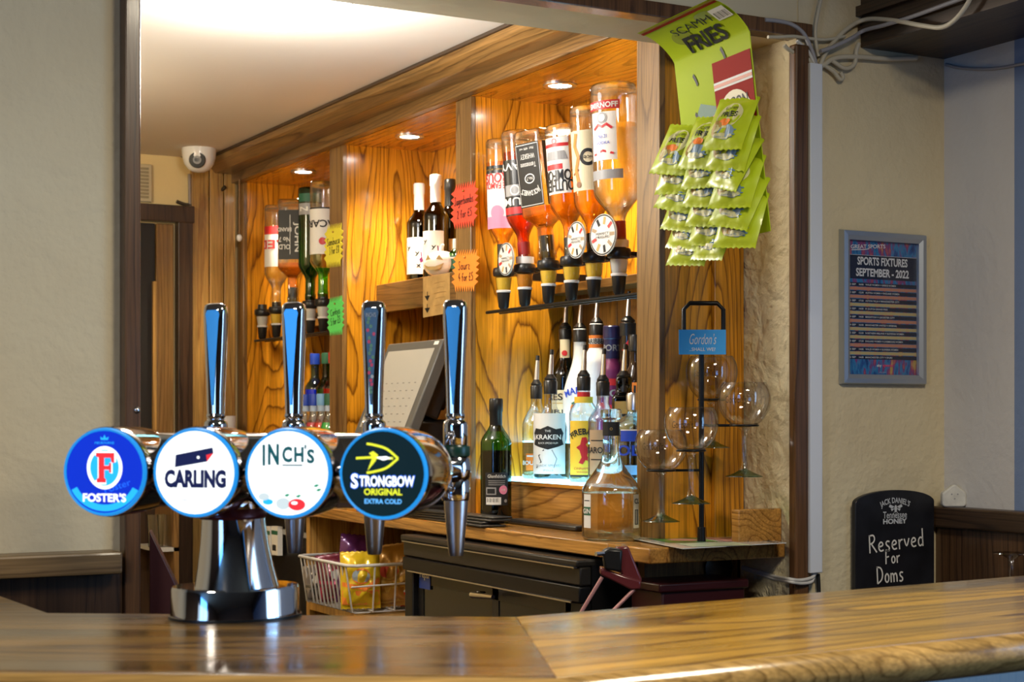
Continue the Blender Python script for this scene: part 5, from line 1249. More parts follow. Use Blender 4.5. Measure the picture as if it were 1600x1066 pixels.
m.text('sky', (-W2 * .10, -H2 * .868), W2 * .14, H2 * .05, fr, 3, 2, .03); m.text('sports', (W2 * .15, -H2 * .868), W2 * .30, H2 * .05, fr, 3, 5, .03); m.text('sky.com', (0, -H2 * .965), W2 * .2, H2 * .016, fr, 3, 2)
m.build('poster_print', PB, po, 0, recalc=False)
m = MB(); fr2 = Fr(fr.o + Vector((0, -.0016, 0)), (1, 0, 0), (0, 0, 1)); m.rect(-W2, -H2, W2, H2, fr2, 0, 0); m.build('clear_cover', thin_glass('cover_sheet', (.97, .97, .98), (.8, .8, .8), .05, .4, .08), po, 0, recalc=False)
# low bench behind the counter on the right, the chalk board stands on it
ZBN = HC - .345
bn = thing('wall_bench', 'dark wooden bench top along the right wall, hidden behind the bar counter', 'bench', (2.2, 2.4, 0))
MB().box((2.05, 2.22, ZBN - .03), (2.332, 2.527, ZBN)).build('top', DARKY, bn); MB().box((2.07, 2.24, 0), (2.09, 2.52, ZBN - .03)).build('leg', DARKW, bn); MB().box((2.30, 2.24, 0), (2.32, 2.52, ZBN - .03)).build('leg', DARKW, bn)
YJ = 2.505
ja, jb = onY(1337, 800, YJ), onY(1460, 800, YJ); jt = onY(1398, 766, YJ).z; js = onY(1338, 787, YJ).z
jw = (jb.x - ja.x) / 2; jc = (ja.x + jb.x) / 2
jd_ = thing('chalkboard', 'black arch-topped chalkboard reading Reserved For Doms beside the dado', 'chalkboard', (jc, YJ, ZBN))
fr = Fr((jc, YJ, 0), (1, 0, 0), (0, 0, 1), .0005)
def arch(s_): return [(jw * s_ * math.cos(a), js + (jt - js) * s_ * math.sin(a)) for a in [math.pi * k / 24 for k in range(25)]]
MB().prism([(-jw, ZBN)] + [(jw, ZBN)] + arch(1), fr, -.012, 0).build('board', plain('chalkboard_black', (.012, .013, .018), .35, noise=.5, nscale=20), jd_, 30, .0015)
SILV = cP('board_print_silver', (.55, .58, .62), .5); CHALK = cP('chalk', (.78, .76, .72), .9)
def jp(px, py):
    p_ = onY(px, py, YJ); return (p_.x - jc, p_.z)
m = MB()
m.text("JACK DANIEL'S", (jp(1398, 783)), .076, .015, fr, 2, 0, .02, .45)
b_ = jp(1399, 795)
m.disc((b_[0], b_[1]), .0035, .0075, fr, 2, 0, 16)
for sg in (1, -1):
    m.poly([(b_[0] + sg * .003, b_[1] + .004), (b_[0] + sg * .015, b_[1] + .009), (b_[0] + sg * .018, b_[1] + .004), (b_[0] + sg * .010, b_[1] + .0005)], fr, 2, 0); m.poly([(b_[0] + sg * .003, b_[1] + .0005), (b_[0] + sg * .013, b_[1] + .0), (b_[0] + sg * .010, b_[1] - .005)], fr, 2, 0)
    m.ribbon([(b_[0] + sg * .002, b_[1] - .005), (b_[0] + sg * .007, b_[1] - .011)], .001, fr, 2, 0)
m.text('Tennessee', jp(1398, 804.5), .062, .0135, fr, 2, 0, .01); m.text('HONEY', jp(1398, 814.5), .062, .0105, fr, 2, 0, .04)
m.build('printed_mark', SILV, jd_, 0, recalc=False)
m = MB()
a_ = jp(1400, 845); m.hand('Reserved', a_, .142, .036, fr, 2, 0, .0032, .07); m.hand('For', jp(1394, 870), .038, .027, fr, 2, 0, .0030, .05); m.hand('Doms', jp(1390, 897), .069, .034, fr, 2, 0, .0032, .04)
m.build('chalk_writing', CHALK, jd_, 0, recalc=False)
# white triangular air freshener on the ledge
af = onX(1490, 788, 2.33); w_ = .0235
fr_ = Fr((0, 0, 0), (1, 0, 0), (0, 0, 1))
ax_ = onY(1490, 788, 2.50)
t = thing('air_freshener', 'small white rounded-triangle plastic air freshener on the dark ledge', 'air freshener', (2.352, 2.47, zl))
cxp = ray(1490, 775); cxp = at(1490, 775, 2.3695 / cxp.x) 
tri = []
for cx2, cz2, r2, a0 in ((-.0165, .008, .008, 180), (.0165, .008, .008, 270), (.0165, .024, .008, 0), (.0, .036, .009, 45), (-.0165, .024, .008, 120)):
    for k in range(6):
        a = math.radians(a0 + k * (90 if a0 != 0 and a0 != 120 else 60) / 5); tri.append((cx2 + r2 * math.cos(a), cz2 + r2 * math.sin(a)))
fa = Fr(Vector((cxp.x, cxp.y, zl)), R_, (0, 0, 1))
t.location = (cxp.x, cxp.y, zl)
MB().prism(tri, fa, -.012, .008).build('shell', plain('off_white_plastic', (.66, .65, .60), .5, noise=.15, nscale=60), t, 40, .003)
m = MB(); [m.disc((x, z), .0016, .0016, fa, 22, 0, 10) for x, z in ((-.006, .026), (.006, .026), (0, .017))]; m.build('vent_holes', GRY, t, 0, recalc=False)
# upturned stemmed glass behind the counter at the right edge
p_ = onY(1594, 862, 2.05)
t = thing('stemmed_glass', 'upturned clear stemmed glass at the right edge behind the bar counter', 'glass', (2.26, 2.27, ZBN))
e_ = onY(1597, 880, 2.27) 
c = Vector((2.305, 2.262, ZBN)); t.location = c; hz = onY(1597, 863, 2.262).z - ZBN
MB().lathe([(.036, hz - .001), (.0355, hz), (.020, hz - .003), (.006, hz - .012), (.0045, hz - .03), (.005, hz - .075), (.010, hz - .085), (.034, hz - .115), (.042, hz - .15), (.040, hz - .19), (.036, .0)], 36, c, caps=False).build('glass_body', thin_glass('stem_glass', (.9, .9, .9), (.3, .3, .3), .25, .9), t, 60)
# white cable trunking
ta, tb = onY(1265, 500, YW - .025), onY(1285, 500, YW - .025)
tz0 = onY(1275, 895, YW - .02).z; tz1 = onY(1275, 100, YW - .02).z
t = thing('cable_trunking', 'long white plastic cable trunking beside the dark frame post', 'trunking', ((ta.x + tb.x) / 2, YW, tz0))
MB().box((ta.x + .003, YW - .006, tz0), (tb.x - .001, YW - .0003, tz1)).build('base', WHITE, t)
MB().box((ta.x + .001, YW - .026, tz0), (tb.x, YW - .006, tz1)).build('lid', plain('trunking_white', (.66, .70, .78), .4), t, 30, .0015)
# cables
CB = plain('cream_cable', (.52, .47, .36), .5); GC = plain('grey_cable', (.32, .31, .33), .45); DC = plain('black_cable', (.015, .015, .015), .4); WC = plain('white_cable', (.6, .58, .55), .5)
def cable(pts, r, mt, label, pl=YW - .012):
    P_ = []
    for q_ in pts:
        if len(q_) > 2 and q_[2] == 'b':
            P_.append(onX(q_[0], q_[1], 2.147)); continue
        yy = pl - (q_[2] if len(q_) > 2 else 0); P_.append(onY(q_[0], q_[1], yy))
    o = MB().tube(bez(P_, 8), r, 8).build('cable', mt, None, 60); tag(o, label, 'cable', 'cables at the head of the trunking'); return o
cable([(1276, 104), (1268, 78), (1255, 52), (1236, 38), (1215, 33), (1195, 31)], .0042, GC, 'grey cable curving left over the dark strip from the trunking')
cable([(1281, 103), (1292, 80), (1320, 48), (1352, 31, .012), (1395, 32, 'b'), (1440, 40, 'b'), (1470, 43, 'b'), (1490, 33, 'b'), (1508, 12, 'b'), (1520, -10, 'b')], .0046, CB, 'thick cream cable sweeping from the trunking up along the dark beam')
cable([(1283, 104), (1305, 91), (1340, 89), (1385, 92), (1432, 91)], .0052, CB, 'cream cable running level along the wall under the beam')
cable([(1284, 100), (1302, 112), (1312, 124), (1317, 121), (1313, 113)], .0042, CB, 'short cream cable end hanging below the trunking head')
cable([(1279, 88), (1275, 68), (1274, 45), (1278, 20), (1285, -10)], .0036, CB, 'thin cream cable going straight up the wall from the trunking')
cable([(1270, 103), (1262, 93), (1243, 84), (1230, 76), (1225, 71)], .0044, CB, 'cream cable looping left from the trunking to a clip')
cable([(1272, 100), (1262, 80), (1245, 64)], .0036, WC, 'short white cable lying across the frame head')
cable([(1282, 80, .012), (1300, 74, .012), (1330, 60, .012), (1350, 48, .014), (1380, 40, 'b'), (1420, 28, 'b'), (1470, 10, 'b'), (1530, -12, 'b')], .0040, GC, 'grey cable following the beam edge upward')
cable([(1300, 95), (1320, 107), (1335, 100), (1338, 80), (1342, 68)], .0044, CB, 'cream cable looped under the beam corner')
cable([(1200, 58), (1215, 58), (1240, 57), (1262, 60), (1290, 62), (1320, 57)], .0034, CB, 'thin cream cable lying across the top of the trunking')
o = cable([(1476, 100), (1500, 106), (1540, 108), (1570, 105), (1600, 100), (1620, 96)], .0034, GC, 'grey cable along the pale right-hand wall'); bpy.data.objects.remove(o)
P_ = [onX(px, py, XR - .005) for px, py in ((1478, 101), (1500, 106), (1540, 108), (1570, 105), (1602, 99), (1640, 92))]
tag(MB().tube(bez(P_, 8), .0034, 8).build('cable', GC, None, 60), 'grey cable sagging along the pale right-hand wall under the beam', 'cable')
for k, (dy, lb) in enumerate(((0, 'upper pale cable drooping from the trunking foot under the counter'), (6, 'lower pale cable drooping from the trunking foot under the counter'))):
    P_ = [onY(1274 - 3 * k, 896, YW - .015), onY(1268, 903 + dy, YW - .02), onY(1250, 907 + dy * .8, YW - .028), onY(1232, 905 + dy * .6, YW - .026), onX(1210, 901 + dy * .6, XP - .006), onX(1185, 893 + dy * .5, XP - .006), onX(1160, 886 + dy * .4, XP - .006)]
    tag(MB().tube(bez(P_, 8), .0036, 8).build('cable', WC, None, 60), lb, 'cable')
P_ = [onY(1278, 897, YW - .012), onY(1279, 915, YW - .012), onY(1280, 940, YW - .012)]
tag(MB().tube(bez(P_, 6), .004, 8).build('cable', DC, None, 60), 'black cable dropping straight down from the trunking foot', 'cable')
# ------------------------------------------------------------------ till, star cards, pumpkin, notes in the middle bay
till = thing('till', 'grey touch-screen till leaning back on a black body in the middle bay', 'till', (1.86, 3.93, ZC))
yn, yf_ = 3.75, 4.09
pb = onY(640, 668, yn); ptp = onY(693, 529, yn)
up = (ptp - pb).normalized(); Hs = (ptp - pb).length
u_ = Vector((0, -1, 0)); n_v = u_.cross(up)
fr = Fr(pb + Vector((0, (yf_ - yn) / 2, 0)) + up * Hs / 2, u_, up, .0005)
hw, hh = (yf_ - yn) / 2, Hs / 2
MB().prism([(-hw, -hh - .03), (hw, -hh - .03), (hw, hh), (-hw, hh)], fr, -.030, 0).build('bezel', plain('till_grey', (.10, .10, .095), .35), till, 30, .004)
m = MB(); m.rect(-hw + .022, -hh, hw - .03, hh - .025, fr, 1, 0)
for r_ in range(6):
    for c_ in range(7): m.rect(-hw + .05 + c_ * .036, hh - .12 - r_ * .022, -hw + .062 + c_ * .036, hh - .1225 - r_ * .022, fr, 2, 1)
m.rect(hw - .045, hh - .016, hw - .018, hh - .006, fr, 1, 2)
m.build('screen', [plain('till_screen', (.40, .39, .36), .3), plain('till_mark', (.22, .21, .20), .4), PAPER], till, 0, recalc=False)
f2 = Fr(fr.o, u_, up)
MB().prism([(hw * -.8, -hh * .6), (hw * .9, -hh * .6), (hw * .9, hh * .85), (hw * -.8, hh * .85)], f2, -.075, -.030).build('rear_case', BLACK, till, 30, .006)
MB().prism([(-hw * .6, -hh * .3), (hw * .7, -hh * .3), (hw * .7, hh * .3), (-hw * .6, hh * .3)], f2, -.10, -.075).build('rear_case_bulge', BLACK, till, 30, .008)
bx = pb + up * .02
MB().box((pb.x + .03, yn + .03, ZC + .02), (pb.x + .17, yf_ - .03, pb.z + .02)).build('stand', BLACK, till, 30, .01)
MB().box((1.745, yn - .0, ZC), (2.06, yf_ + .0, ZC + .022)).build('foot', BLACK, till, 30, .004)
def star(name, label, px, py, w_, h, colr, lines, ang=0, X=None, n=11, shift=0):
    """spiky neon card pinned on the front of a post"""
    c = onX(px, py, XB - .004)
    t = thing(name, label, 'price card', c, 0, 'neon price cards on the oak posts')
    fr = Fr(c, (0, -1, 0), (0, 0, 1), .0006)
    pts = []; rnd = random.Random(int(px))
    nx, ny = n, 7
    top = [(-.5 + i / nx, .5) for i in range(nx)]; 
    def teeth(a, b, k, out):
        o = []
        for i in range(k):
            s0 = i / k; s1 = (i + .5) / k
            o.append((a[0] + (b[0] - a[0]) * s0, a[1] + (b[1] - a[1]) * s0))
            o.append((a[0] + (b[0] - a[0]) * s1 + out[0], a[1] + (b[1] - a[1]) * s1 + out[1]))
        return o
    a = .40; pts = teeth((-a, -a), (a, -a), 9, (.03, -.17)) + teeth((a, -a), (a, a), 5, (.13, .02)) + teeth((a, a), (-a, a), 9, (.05, .17)) + teeth((-a, a), (-a, -a), 5, (-.13, .02))
    pts = [((x * math.cos(ang) - y * math.sin(ang)) * w_, (x * math.sin(ang) + y * math.cos(ang)) * h) for x, y in pts]
    MB().prism(pts, fr, -.0008, 0).build('card', colr, t, 0)
    m = MB()
    for tx, x, y, ww, hh_ in lines: m.hand(tx, (x * w_, y * h), ww * w_, hh_ * h, fr, 2, 0, .0021, ang + .06)
    m.build('handwriting', INK, t, 0, recalc=False)
    MB().ell(c + Vector((-.002, 0, h * .36)), (.003, .003, .003), 10, 6).build('pin', plain('brass_pin', (.6, .4, .12), .3, 1), t)
neon = lambda n_, c: plain(n_, c, .6)
star('price_card', 'red spiky price card reading Jagerbombs 2 for \u00a35, upper right post', 725, 321, .138, .098, neon('neon_red', (.72, .07, .035)), [('Jagerbombs', 0, .14, .74, .21), ('2 for \u00a35', .02, -.2, .58, .2)], -.05)
star('price_card', 'orange spiky price card reading Sourz 4 for \u00a35, lower right post', 727, 423, .136, .090, neon('neon_orange', (.90, .26, .03)), [('Sourz', -.04, .15, .46, .24), ('4 for \u00a35', .02, -.17, .58, .22)], -.10)
star('price_card', 'yellow spiky price card reading Sambuca 3 for \u00a38, on the left post', 521, 384, .135, .110, neon('neon_yellow', (.80, .72, .06)), [('Sambuca', 0, .12, .7, .2), ('3 for \u00a38', .05, -.12, .55, .2)], -.05)
star('price_card', 'green spiky price card reading Corkys 5 for \u00a35, on the left post', 524, 494, .120, .098, neon('neon_green', (.12, .72, .16)), [('Corkys', 0, .13, .6, .2), ('5 for \u00a35', .02, -.14, .6, .2)], .02)
# kraft note hanging on the shelf front
c = onX(681, 462, 1.9145)
t = thing('kraft_note', 'brown paper note with two drawn arrows hanging from the middle shelf front', 'note', c)
a, b = onX(661, 460, 1.9145), onX(703, 460, 1.9145); hw = abs(a.y - b.y) / 2
hh = (onX(681, 430, 1.9145).z - onX(681, 494, 1.9145).z) / 2
fr = Fr((1.915, (a.y + b.y) / 2, c.z), (0, -1, 0), (0, 0, 1), .0006)
MB().prism([(-hw, -hh), (hw, -hh * .93), (hw * .98, hh), (-hw, hh * .96)], fr, -.0006, .0006).build('paper', plain('kraft_paper', (.52, .33, .12), .7, noise=.2, nscale=30), t, 0)
m = MB()
for v in (.05, -.55): m.ribbon([(-hw * .65, (v + .2) * hh), (-hw * .65, (v - .12) * hh)], .003, fr, 3, 0); m.poly([(-hw * .85, v * hh), (-hw * .45, v * hh), (-hw * .65, (v - .25) * hh)], fr, 3, 0)
for v, ww in ((.6, .8), (.35, .5), (.1, .9), (-.15, .7), (-.5, .8)): m.ribbon([(hw * (.3 - ww * .5), v * hh), (hw * .3, (v + .04) * hh), (hw * (.3 + ww * .5), (v + .02) * hh)], .0012, fr, 3, 1)
m.build('drawing', [INK, cP('faint_pencil', (.33, .20, .07), .8)], t, 0, recalc=False)
# white ceramic pumpkin
c = onX(689, 415, 1.964); c.z = ZS + .0002
t = thing('pumpkin_ornament', 'white pumpkin ornament with carved face on the middle shelf edge', 'ornament', c)
m = MB(); seg = 48; vs = []; fs = []; ring_n = 14
for i in range(ring_n + 1):
    a = math.pi * i / ring_n
    for k in range(seg):
        th_ = 2 * math.pi * k / seg; rr = (.0505 - .0035 * abs(math.sin(4 * th_)) ** .6) * max(math.sin(a), .02) ** .8
        vs.append(c + Vector((rr * math.cos(th_) * .95, rr * 1.12 * math.sin(th_), .036 - .036 * math.cos(a) * (1 - .12 * math.sin(a)))))
for i in range(ring_n):
    for k in range(seg):
        l = (k + 1) % seg; fs.append((i * seg + k, i * seg + l, (i + 1) * seg + l, (i + 1) * seg + k))
m.add(vs, fs); m.build('shell', plain('white_ceramic', (.82, .80, .74), .35), t, 60)
MB().tube(bez([c + Vector((0, 0, .070)), c + Vector((.002, 0, .080)), c + Vector((.004, -.005, .090))], 5), [.006] * 5 + [.005] * 5 + [.004], 10).build('stalk', plain('white_ceramic', (.82, .80, .74), .35), t, 60)
fr0 = Cyl((c.x, c.y, c.z + .037), .0535, to_cam(c.x, c.y) - .4)
class PumpFr(Cyl):
    def __init__(s): s.R = .0535
    def __call__(s, u, v, l=0): return fr0(u * 1.35, v * 1.3, l)
fr = PumpFr()
m = MB(); m.poly([(-.020, .004), (-.006, .006), (-.012, .016)], fr, 1, 0); m.poly([(.006, .006), (.020, .004), (.012, .016)], fr, 1, 0)
m.poly([(-.024, -.004), (-.012, -.009), (.004, -.009), (.022, -.002), (.014, -.013), (.004, -.016), (-.008, -.016), (-.018, -.012)], fr, 1, 0)
m.build('carved_face', plain('carved_gold', (.45, .30, .10), .5), t, 0, recalc=False)
# pull cord
pc_ = at(374, 372, 5.35)
t = thing('pull_cord', 'brown light pull cord with a small white ball beside the left bay', 'pull cord', (pc_.x, pc_.y, pc_.z))
MB().tube([(pc_.x, pc_.y, pc_.z + .008), (pc_.x, pc_.y, ZB)], .0022, 6).build('cord', plain('cord_brown', (.25, .15, .07), .7), t)
MB().ell(pc_, (.0095, .0095, .012), 16, 10).build('ball', WHITEG, t)
# ------------------------------------------------------------------ far end: dome camera, wires, vent
pcam = at(311, 236, 5.22); pcam.z = ZCE
dm_ = thing('dome_camera', 'white ceiling dome camera with black lens near the doorway', 'security camera', pcam)
MB().lathe([(.054, 0), (.054, -.012), (.052, -.03), (.046, -.050), (.034, -.066), (.018, -.074), (.0, -.076)], 36, pcam).build('dome', WHITEG, dm_, 60)
dv = (Vector((0, 0, HC + .3)) - pcam); dv.normalize(); dv = (dv + Vector((-.18, -.1, -.10))).normalized(); x_, y_, z_ = basis(dv); Mq = Matrix((x_, y_, z_)).transposed()
ec = pcam + Vector((0, 0, -.034))
e = MB().lathe([(.026, .030), (.0265, .045), (.024, .049), (.0, .0495)], 30, ec, M=Mq).build('lens_housing', BLACK, dm_)
MB().lathe([(.008, .0496), (.008, .052), (.013, .052), (.013, .0496)], 24, ec, M=Mq).build('lens_ring', GRY, e)
def wire(pts, r, mt, label, Y=5.24, cat='cable'):
    P_ = [onY(px, py, Y if px < 345 else Y - .02) for px, py in pts]
    return tag(MB().tube(bez(P_, 6), r, 8).build('cable', mt, None, 60), label, cat)
wire([(296, 272), (297, 330), (300, 400), (301, 500), (302, 600), (302, 700)], .0055, plain('grey_flex', (.30, .25, .22), .5), 'grey cable dropping from the dome camera down the pine boarding')
wire([(276, 315), (290, 320), (305, 320), (325, 312), (343, 300), (352, 292)], .0060, plain('dark_flex', (.05, .035, .02), .5), 'dark cable slung across the pine boarding below the camera')
wire([(218, 238), (240, 236), (262, 237), (280, 242), (292, 250)], .0040, plain('dark_flex', (.05, .035, .02), .5), 'thin dark cable along the ceiling edge left of the dome camera')
a, b = onY(222, 257, 5.248), onY(236, 317, 5.248)
t = thing('wall_vent', 'cream framed wall vent above the doorway beside the dark jamb', 'vent', ((a.x + b.x) / 2, 5.25, b.z))
MB().box((a.x - .05, 5.236, b.z), (b.x, 5.2498, a.z)).build('frame', plain('vent_cream', (.55, .47, .30), .5), t, 30, .003)
m = MB(); 
for k in range(9): m.box((a.x - .04, 5.232, b.z + .012 + k * .0115), (b.x - .012, 5.237, b.z + .019 + k * .0115))
m.build('louvres', plain('vent_shadow', (.30, .25, .15), .6), t)
# stack of plastic cups
c = Vector((1.735, onX(352, 700, 1.735).y, ZC))
zt_ = onX(352, 650, 1.735).z - ZC; nC = 14
for k in range(nC):
    z0 = zt_ - .10 - (nC - 1 - k) * .0105
    lbn = 'topmost white plastic cup of the stack by the pine boarding' if k == nC - 1 else None
    if k < nC - 8: continue
    cu = MB().lathe([(.026, z0), (.034, z0 + .096), (.0355, z0 + .1), (.033, z0 + .097), (.0255, z0 + .003), (.0, z0 + .003)], 24, c, caps=False).build('plastic_cup', plain('cup_white', (.75, .76, .78), .4), None, 50)
    tag(cu, lbn or 'white plastic cup nested under the top of the stack by the pine boarding', 'cup', 'stacked plastic cups')
z0 = zt_ - .10 - 7 * .0105
tag(MB().lathe([(.0, 0), (.036, 0), (.036, z0 - .001), (.0, z0 - .001)], 24, c).build('cup_box', BROWN, None, 30), 'round wooden tub under the stack of plastic cups', 'tub')
# drip mats on the back counter
mats_c = onX(775, 808, 1.735)
MT = plain('black_rubber', (.012, .012, .013), .4, coat=.2)
for k, lb in enumerate(('black rubber drip mat at the bottom of the stack by the whisky bottle', 'second black rubber drip mat from the bottom of the stack', 'third black rubber drip mat from the bottom of the stack', 'topmost glossy black drip mat of the stack by the whisky bottle')):
    rnd = random.Random(k + 5); ang = .04 * (k - 1.5)
    c = Vector((1.7215 + .002 * k, 3.44 + rnd.uniform(-.03, .03), ZC + .0002 + k * .0056))
    w_, l_ = .031 - .002 * k, .225 - .012 * k
    o = MB().obox(c + Vector((0, 0, .0025)), ((math.cos(ang), math.sin(ang), 0), (-math.sin(ang), math.cos(ang), 0), (0, 0, 1)), (w_, l_, .0025)).build('drip_mat', MT, None, 30, .0018)
    tag(o, lb, 'drip mat', 'stack of drip mats')
o = MB().box((1.80, 3.02, ZC + .0002), (1.842, 3.33, ZC + .012)).build('drip_tray', MT, None, 30, .004); tag(o, 'flat black strip tray along the plinth behind the decanter bottle', 'tray')
# ------------------------------------------------------------------ under the back counter: fridge, basket, cabinet, bracket
XG = 1.65; y0, y1 = 2.765, 3.595; ztf = HC - .278
fg = thing('bottle_fridge', 'black under-counter bottle fridge with two sliding glass doors', 'fridge', (1.85, 3.18, .0))
MB().box((XG + .035, y0, .12), (2.06, y1, ztf - .012)).build('cabinet', plain('fridge_black', (.008, .008, .009), .3, spec=.2), fg)
m = MB().box((XG, y0, ztf - .014), (2.06, y1, ztf)).box((XG + .008, y0, ztf - .052), (XG + .035, y1, ztf - .014)); m.build('top_rim', plain('fridge_rim', (.022, .020, .018), .3, spec=.25), fg, 30, .004)
MB().box((XG - .001, y0 + .01, ztf - .0165), (XG + .007, y1 - .01, ztf - .0140)).build('chrome_strip', STEEL, fg)
m = MB().box((XG + .006, y0, ztf - .085), (XG + .034, y1, ztf - .053)).box((XG + .012, y0, .14), (XG + .034, y0 + .045, ztf - .085)).box((XG + .012, y1 - .045, .14), (XG + .034, y1, ztf - .085)).box((XG + .012, y0, .12), (XG + .034, y1, .16))
m.build('door_surround', plain('fridge_black', (.008, .008, .009), .3, spec=.2), fg, 30, .003)
MB().box((XG + .004, y0 + .03, ztf - .087), (XG + .007, y1 - .03, ztf - .084)).build('chrome_strip', STEEL, fg)
ym = onX(768, 930, XG).y
for nm, ya, yb, dx in (('near', y0 + .045, ym + .03, .018), ('far', ym - .005, y1 - .045, .027)):
    d_ = MB().box((XG + dx, ya, .16), (XG + dx + .006, ya + .028, ztf - .086)).box((XG + dx, yb - .028, .16), (XG + dx + .006, yb, ztf - .086)).box((XG + dx, ya, ztf - .115), (XG + dx + .006, yb, ztf - .086)).box((XG + dx, ya, .16), (XG + dx + .006, yb, .19)).build('door', BLACK, fg)
    MB().box((XG + dx + .002, ya + .028, .19), (XG + dx + .004, yb - .028, ztf - .115)).build('glass', plain('dark_door_glass', (.012, .013, .013), .06, spec=.35), d_)
hp = onX(765, 932, XG)
MB().tube([(XG + .012, hp.y + .045, hp.z), (XG - .018, hp.y + .045, hp.z), (XG - .018, hp.y - .05, hp.z + .004)], [.006, .008, .005], 12).build('door_handle', CHROME, fg)
sp2 = onX(664, 902, XG + .026); fr = Fr((XG + .0255, sp2.y, sp2.z), (0, -1, 0), (0, 0, 1), .0004)
m = MB(); m.rect(-.030, -.028, .030, .034, fr, 1, 0); m.text('Pepsi', (0, .004), .050, .022, fr, 3, 1, .02); m.rect(.014, .024, .022, .034, fr, 2, 2)
m.build('sticker', [cP('sticker_blue', (.02, .06, .38), .4), PAPER, RED], fg, 0, recalc=False)
# wire basket with crisp packets
WIRE = plain('white_wire', (.62, .62, .64), .35)
bf = 1.655; yN, yF = 3.915, 4.295; zr_ = HC - .381; z0b = .8405
bk = thing('wire_basket', 'white wire basket of snack packets on the shelf below the back counter', 'basket', (1.80, 4.1, z0b))
xb_ = 1.93
rim = [(bf, yN + .02), (bf + .02, yN), (xb_, yN), (xb_, yF), (bf + .02, yF), (bf, yF - .02)]
MB().tube([(x, y, zr_) for x, y in rim], .0044, 8, closed=True).build('rim_wire', WIRE, bk, 60)
m = MB(); nW = 12
for k in range(nW + 1):
    y = yN + .03 + (yF - yN - .06) * k / nW
    m.tube([(bf, y, zr_), (bf + .018, y, z0b + .006), (bf + .026, y, z0b + .0025), (xb_ - .02, y, z0b + .0025), (xb_, y, zr_)], .0025, 6)
m.build('front_wires', WIRE, bk, 60)
m = MB()
for k in range(4):
    x = bf + .07 + (xb_ - bf - .09) * k / 3
    m.tube([(x, yN, zr_), (x, yN + .014, z0b + .0075), (x, yF - .014, z0b + .0075), (x, yF, zr_)], .0025, 6)
m.tube([(bf + .006, yN + .005, zr_ - .055), (xb_, yN + .008, zr_ - .05)], .0025, 6)
m.build('cross_wires', WIRE, bk, 60)
SPK = [('yellow crisp bag with a blue-white badge standing at the near corner of the basket', 1.705, 3.965, .105, .150, (.75, .52, .02), (.85, .25, .04), (.35, .45, .55), .0, .15),
       ('brown and gold crisp bag standing behind the yellow bag in the basket', 1.80, 3.975, .12, .165, (.40, .20, .03), (.50, .30, .05), (.45, .05, .03), .12, -.25),
       ('dark purple crisp bag leaning at the back of the basket', 1.75, 4.07, .12, .185, (.10, .02, .12), (.35, .30, .38), (.45, .10, .35), -.1, .2),
       ('dark maroon crisp bag at the far end of the basket', 1.73, 4.17, .12, .13, (.16, .02, .04), (.45, .03, .10), (.70, .70, .75), .1, .1),
       ('silver and dark crisp bag lying low in the middle of the basket', 1.70, 4.22, .10, .10, (.20, .18, .18), (.05, .05, .05), (.75, .8, .85), .2, -.3),
       ('red crisp bag at the basket corner beside the fridge', 1.845, 3.945, .085, .115, (.60, .04, .03), (.70, .65, .60), (.75, .30, .05), .05, -.5),
       ('orange and blue crisp bag behind the red bag in the basket', 1.87, 4.02, .11, .14, (.75, .25, .02), (.03, .12, .50), (.60, .50, .10), .1, .4)]
for i, (lb, x, y, w_, h, c1, c2, c3, tl, yw) in enumerate(SPK):
    c = Vector((x, y, z0b + .012 + h / 2)); ph = to_cam(x, y) + yw
    Nn = Vector((math.cos(ph), math.sin(ph), 0)); U = Vector((-Nn.y, Nn.x, 0)); V = Vector((0, 0, 1))
    U2 = U * math.cos(tl) + V * math.sin(tl); V2 = V * math.cos(tl) - U * math.sin(tl)
    V2 = (V2 - Nn * .12).normalized()
    f3 = lambda u, v, d, c=c, U=U2, V=V2, Nn=Nn: c + U * u + V * v + Nn * d
    pk = thing('crisp_packet', lb, 'crisp packet', Vector((x, y, z0b + .012)), 0, 'crisp packets in the wire basket')
    bmb = MB(); pf = packet(bmb, f3, w_, h, .042, 90 + i)
    bmb.build('packet_body', plain('crisp%d_a' % i, c1, .25, .2, coat=.4), pk, 60)
    m = MB(); m.disc((0, .15), .5, .28, pf, 1, 1, 24); m.rect(-.95, -.85, .95, -.35, pf, 0, 0, 6); m.poly([(-.95, -.2), (.2, -.35), (.95, -.1), (.95, .1), (.2, -.2), (-.95, -.05)], pf, 2, 0); m.ringp((0, .15), .5, .28, .06, pf, 2, 0, 24)
    m.build('print', [plain('crisp%d_b' % i, c2, .25, .1, coat=.4), plain('crisp%d_c' % i, c3, .3, .1)], pk, 0, recalc=False)
# black cabinet with cartons further along
kb = thing('under_counter_cabinet', 'black under-counter cabinet behind the beer font neck', 'cabinet', (1.9, 4.75, 0))
MB().box((1.73, 4.36, 0), (2.08, 5.2, ZC - .035)).build('body', plain('cabinet_black', (.008, .008, .010), .4), kb)
MB().box((1.722, 4.36, ZC - .10), (1.73, 5.2, ZC - .085)).build('edge_strip', GRY, kb)
for px, wd, lb in ((420, .05, 'small white carton with green band, left of two behind the font neck'), (431, .06, 'small white carton with green band, right of two behind the font neck')):
    a = onX(px, 845, 1.71)
    h_ = .085
    t = thing('carton', lb, 'carton', (1.715, a.y, a.z - h_ / 2), 0, 'cartons behind the font neck')
    MB().box((1.706, a.y - wd / 2 + .004, a.z - h_ / 2), (1.7215, a.y + wd / 2 - .004, a.z + h_ / 2)).build('box', PAPER, t)
    fr = Fr((1.706, a.y, a.z), (0, -1, 0), (0, 0, 1)); m = MB(); m.rect(-wd / 2 + .004, .018, wd / 2 - .004, .030, fr, 1, 0); m.rect(-wd * .3, -.03, wd * .2, -.012, fr, 1, 1); m.build('band', [GRN, INK], t, 0, recalc=False)
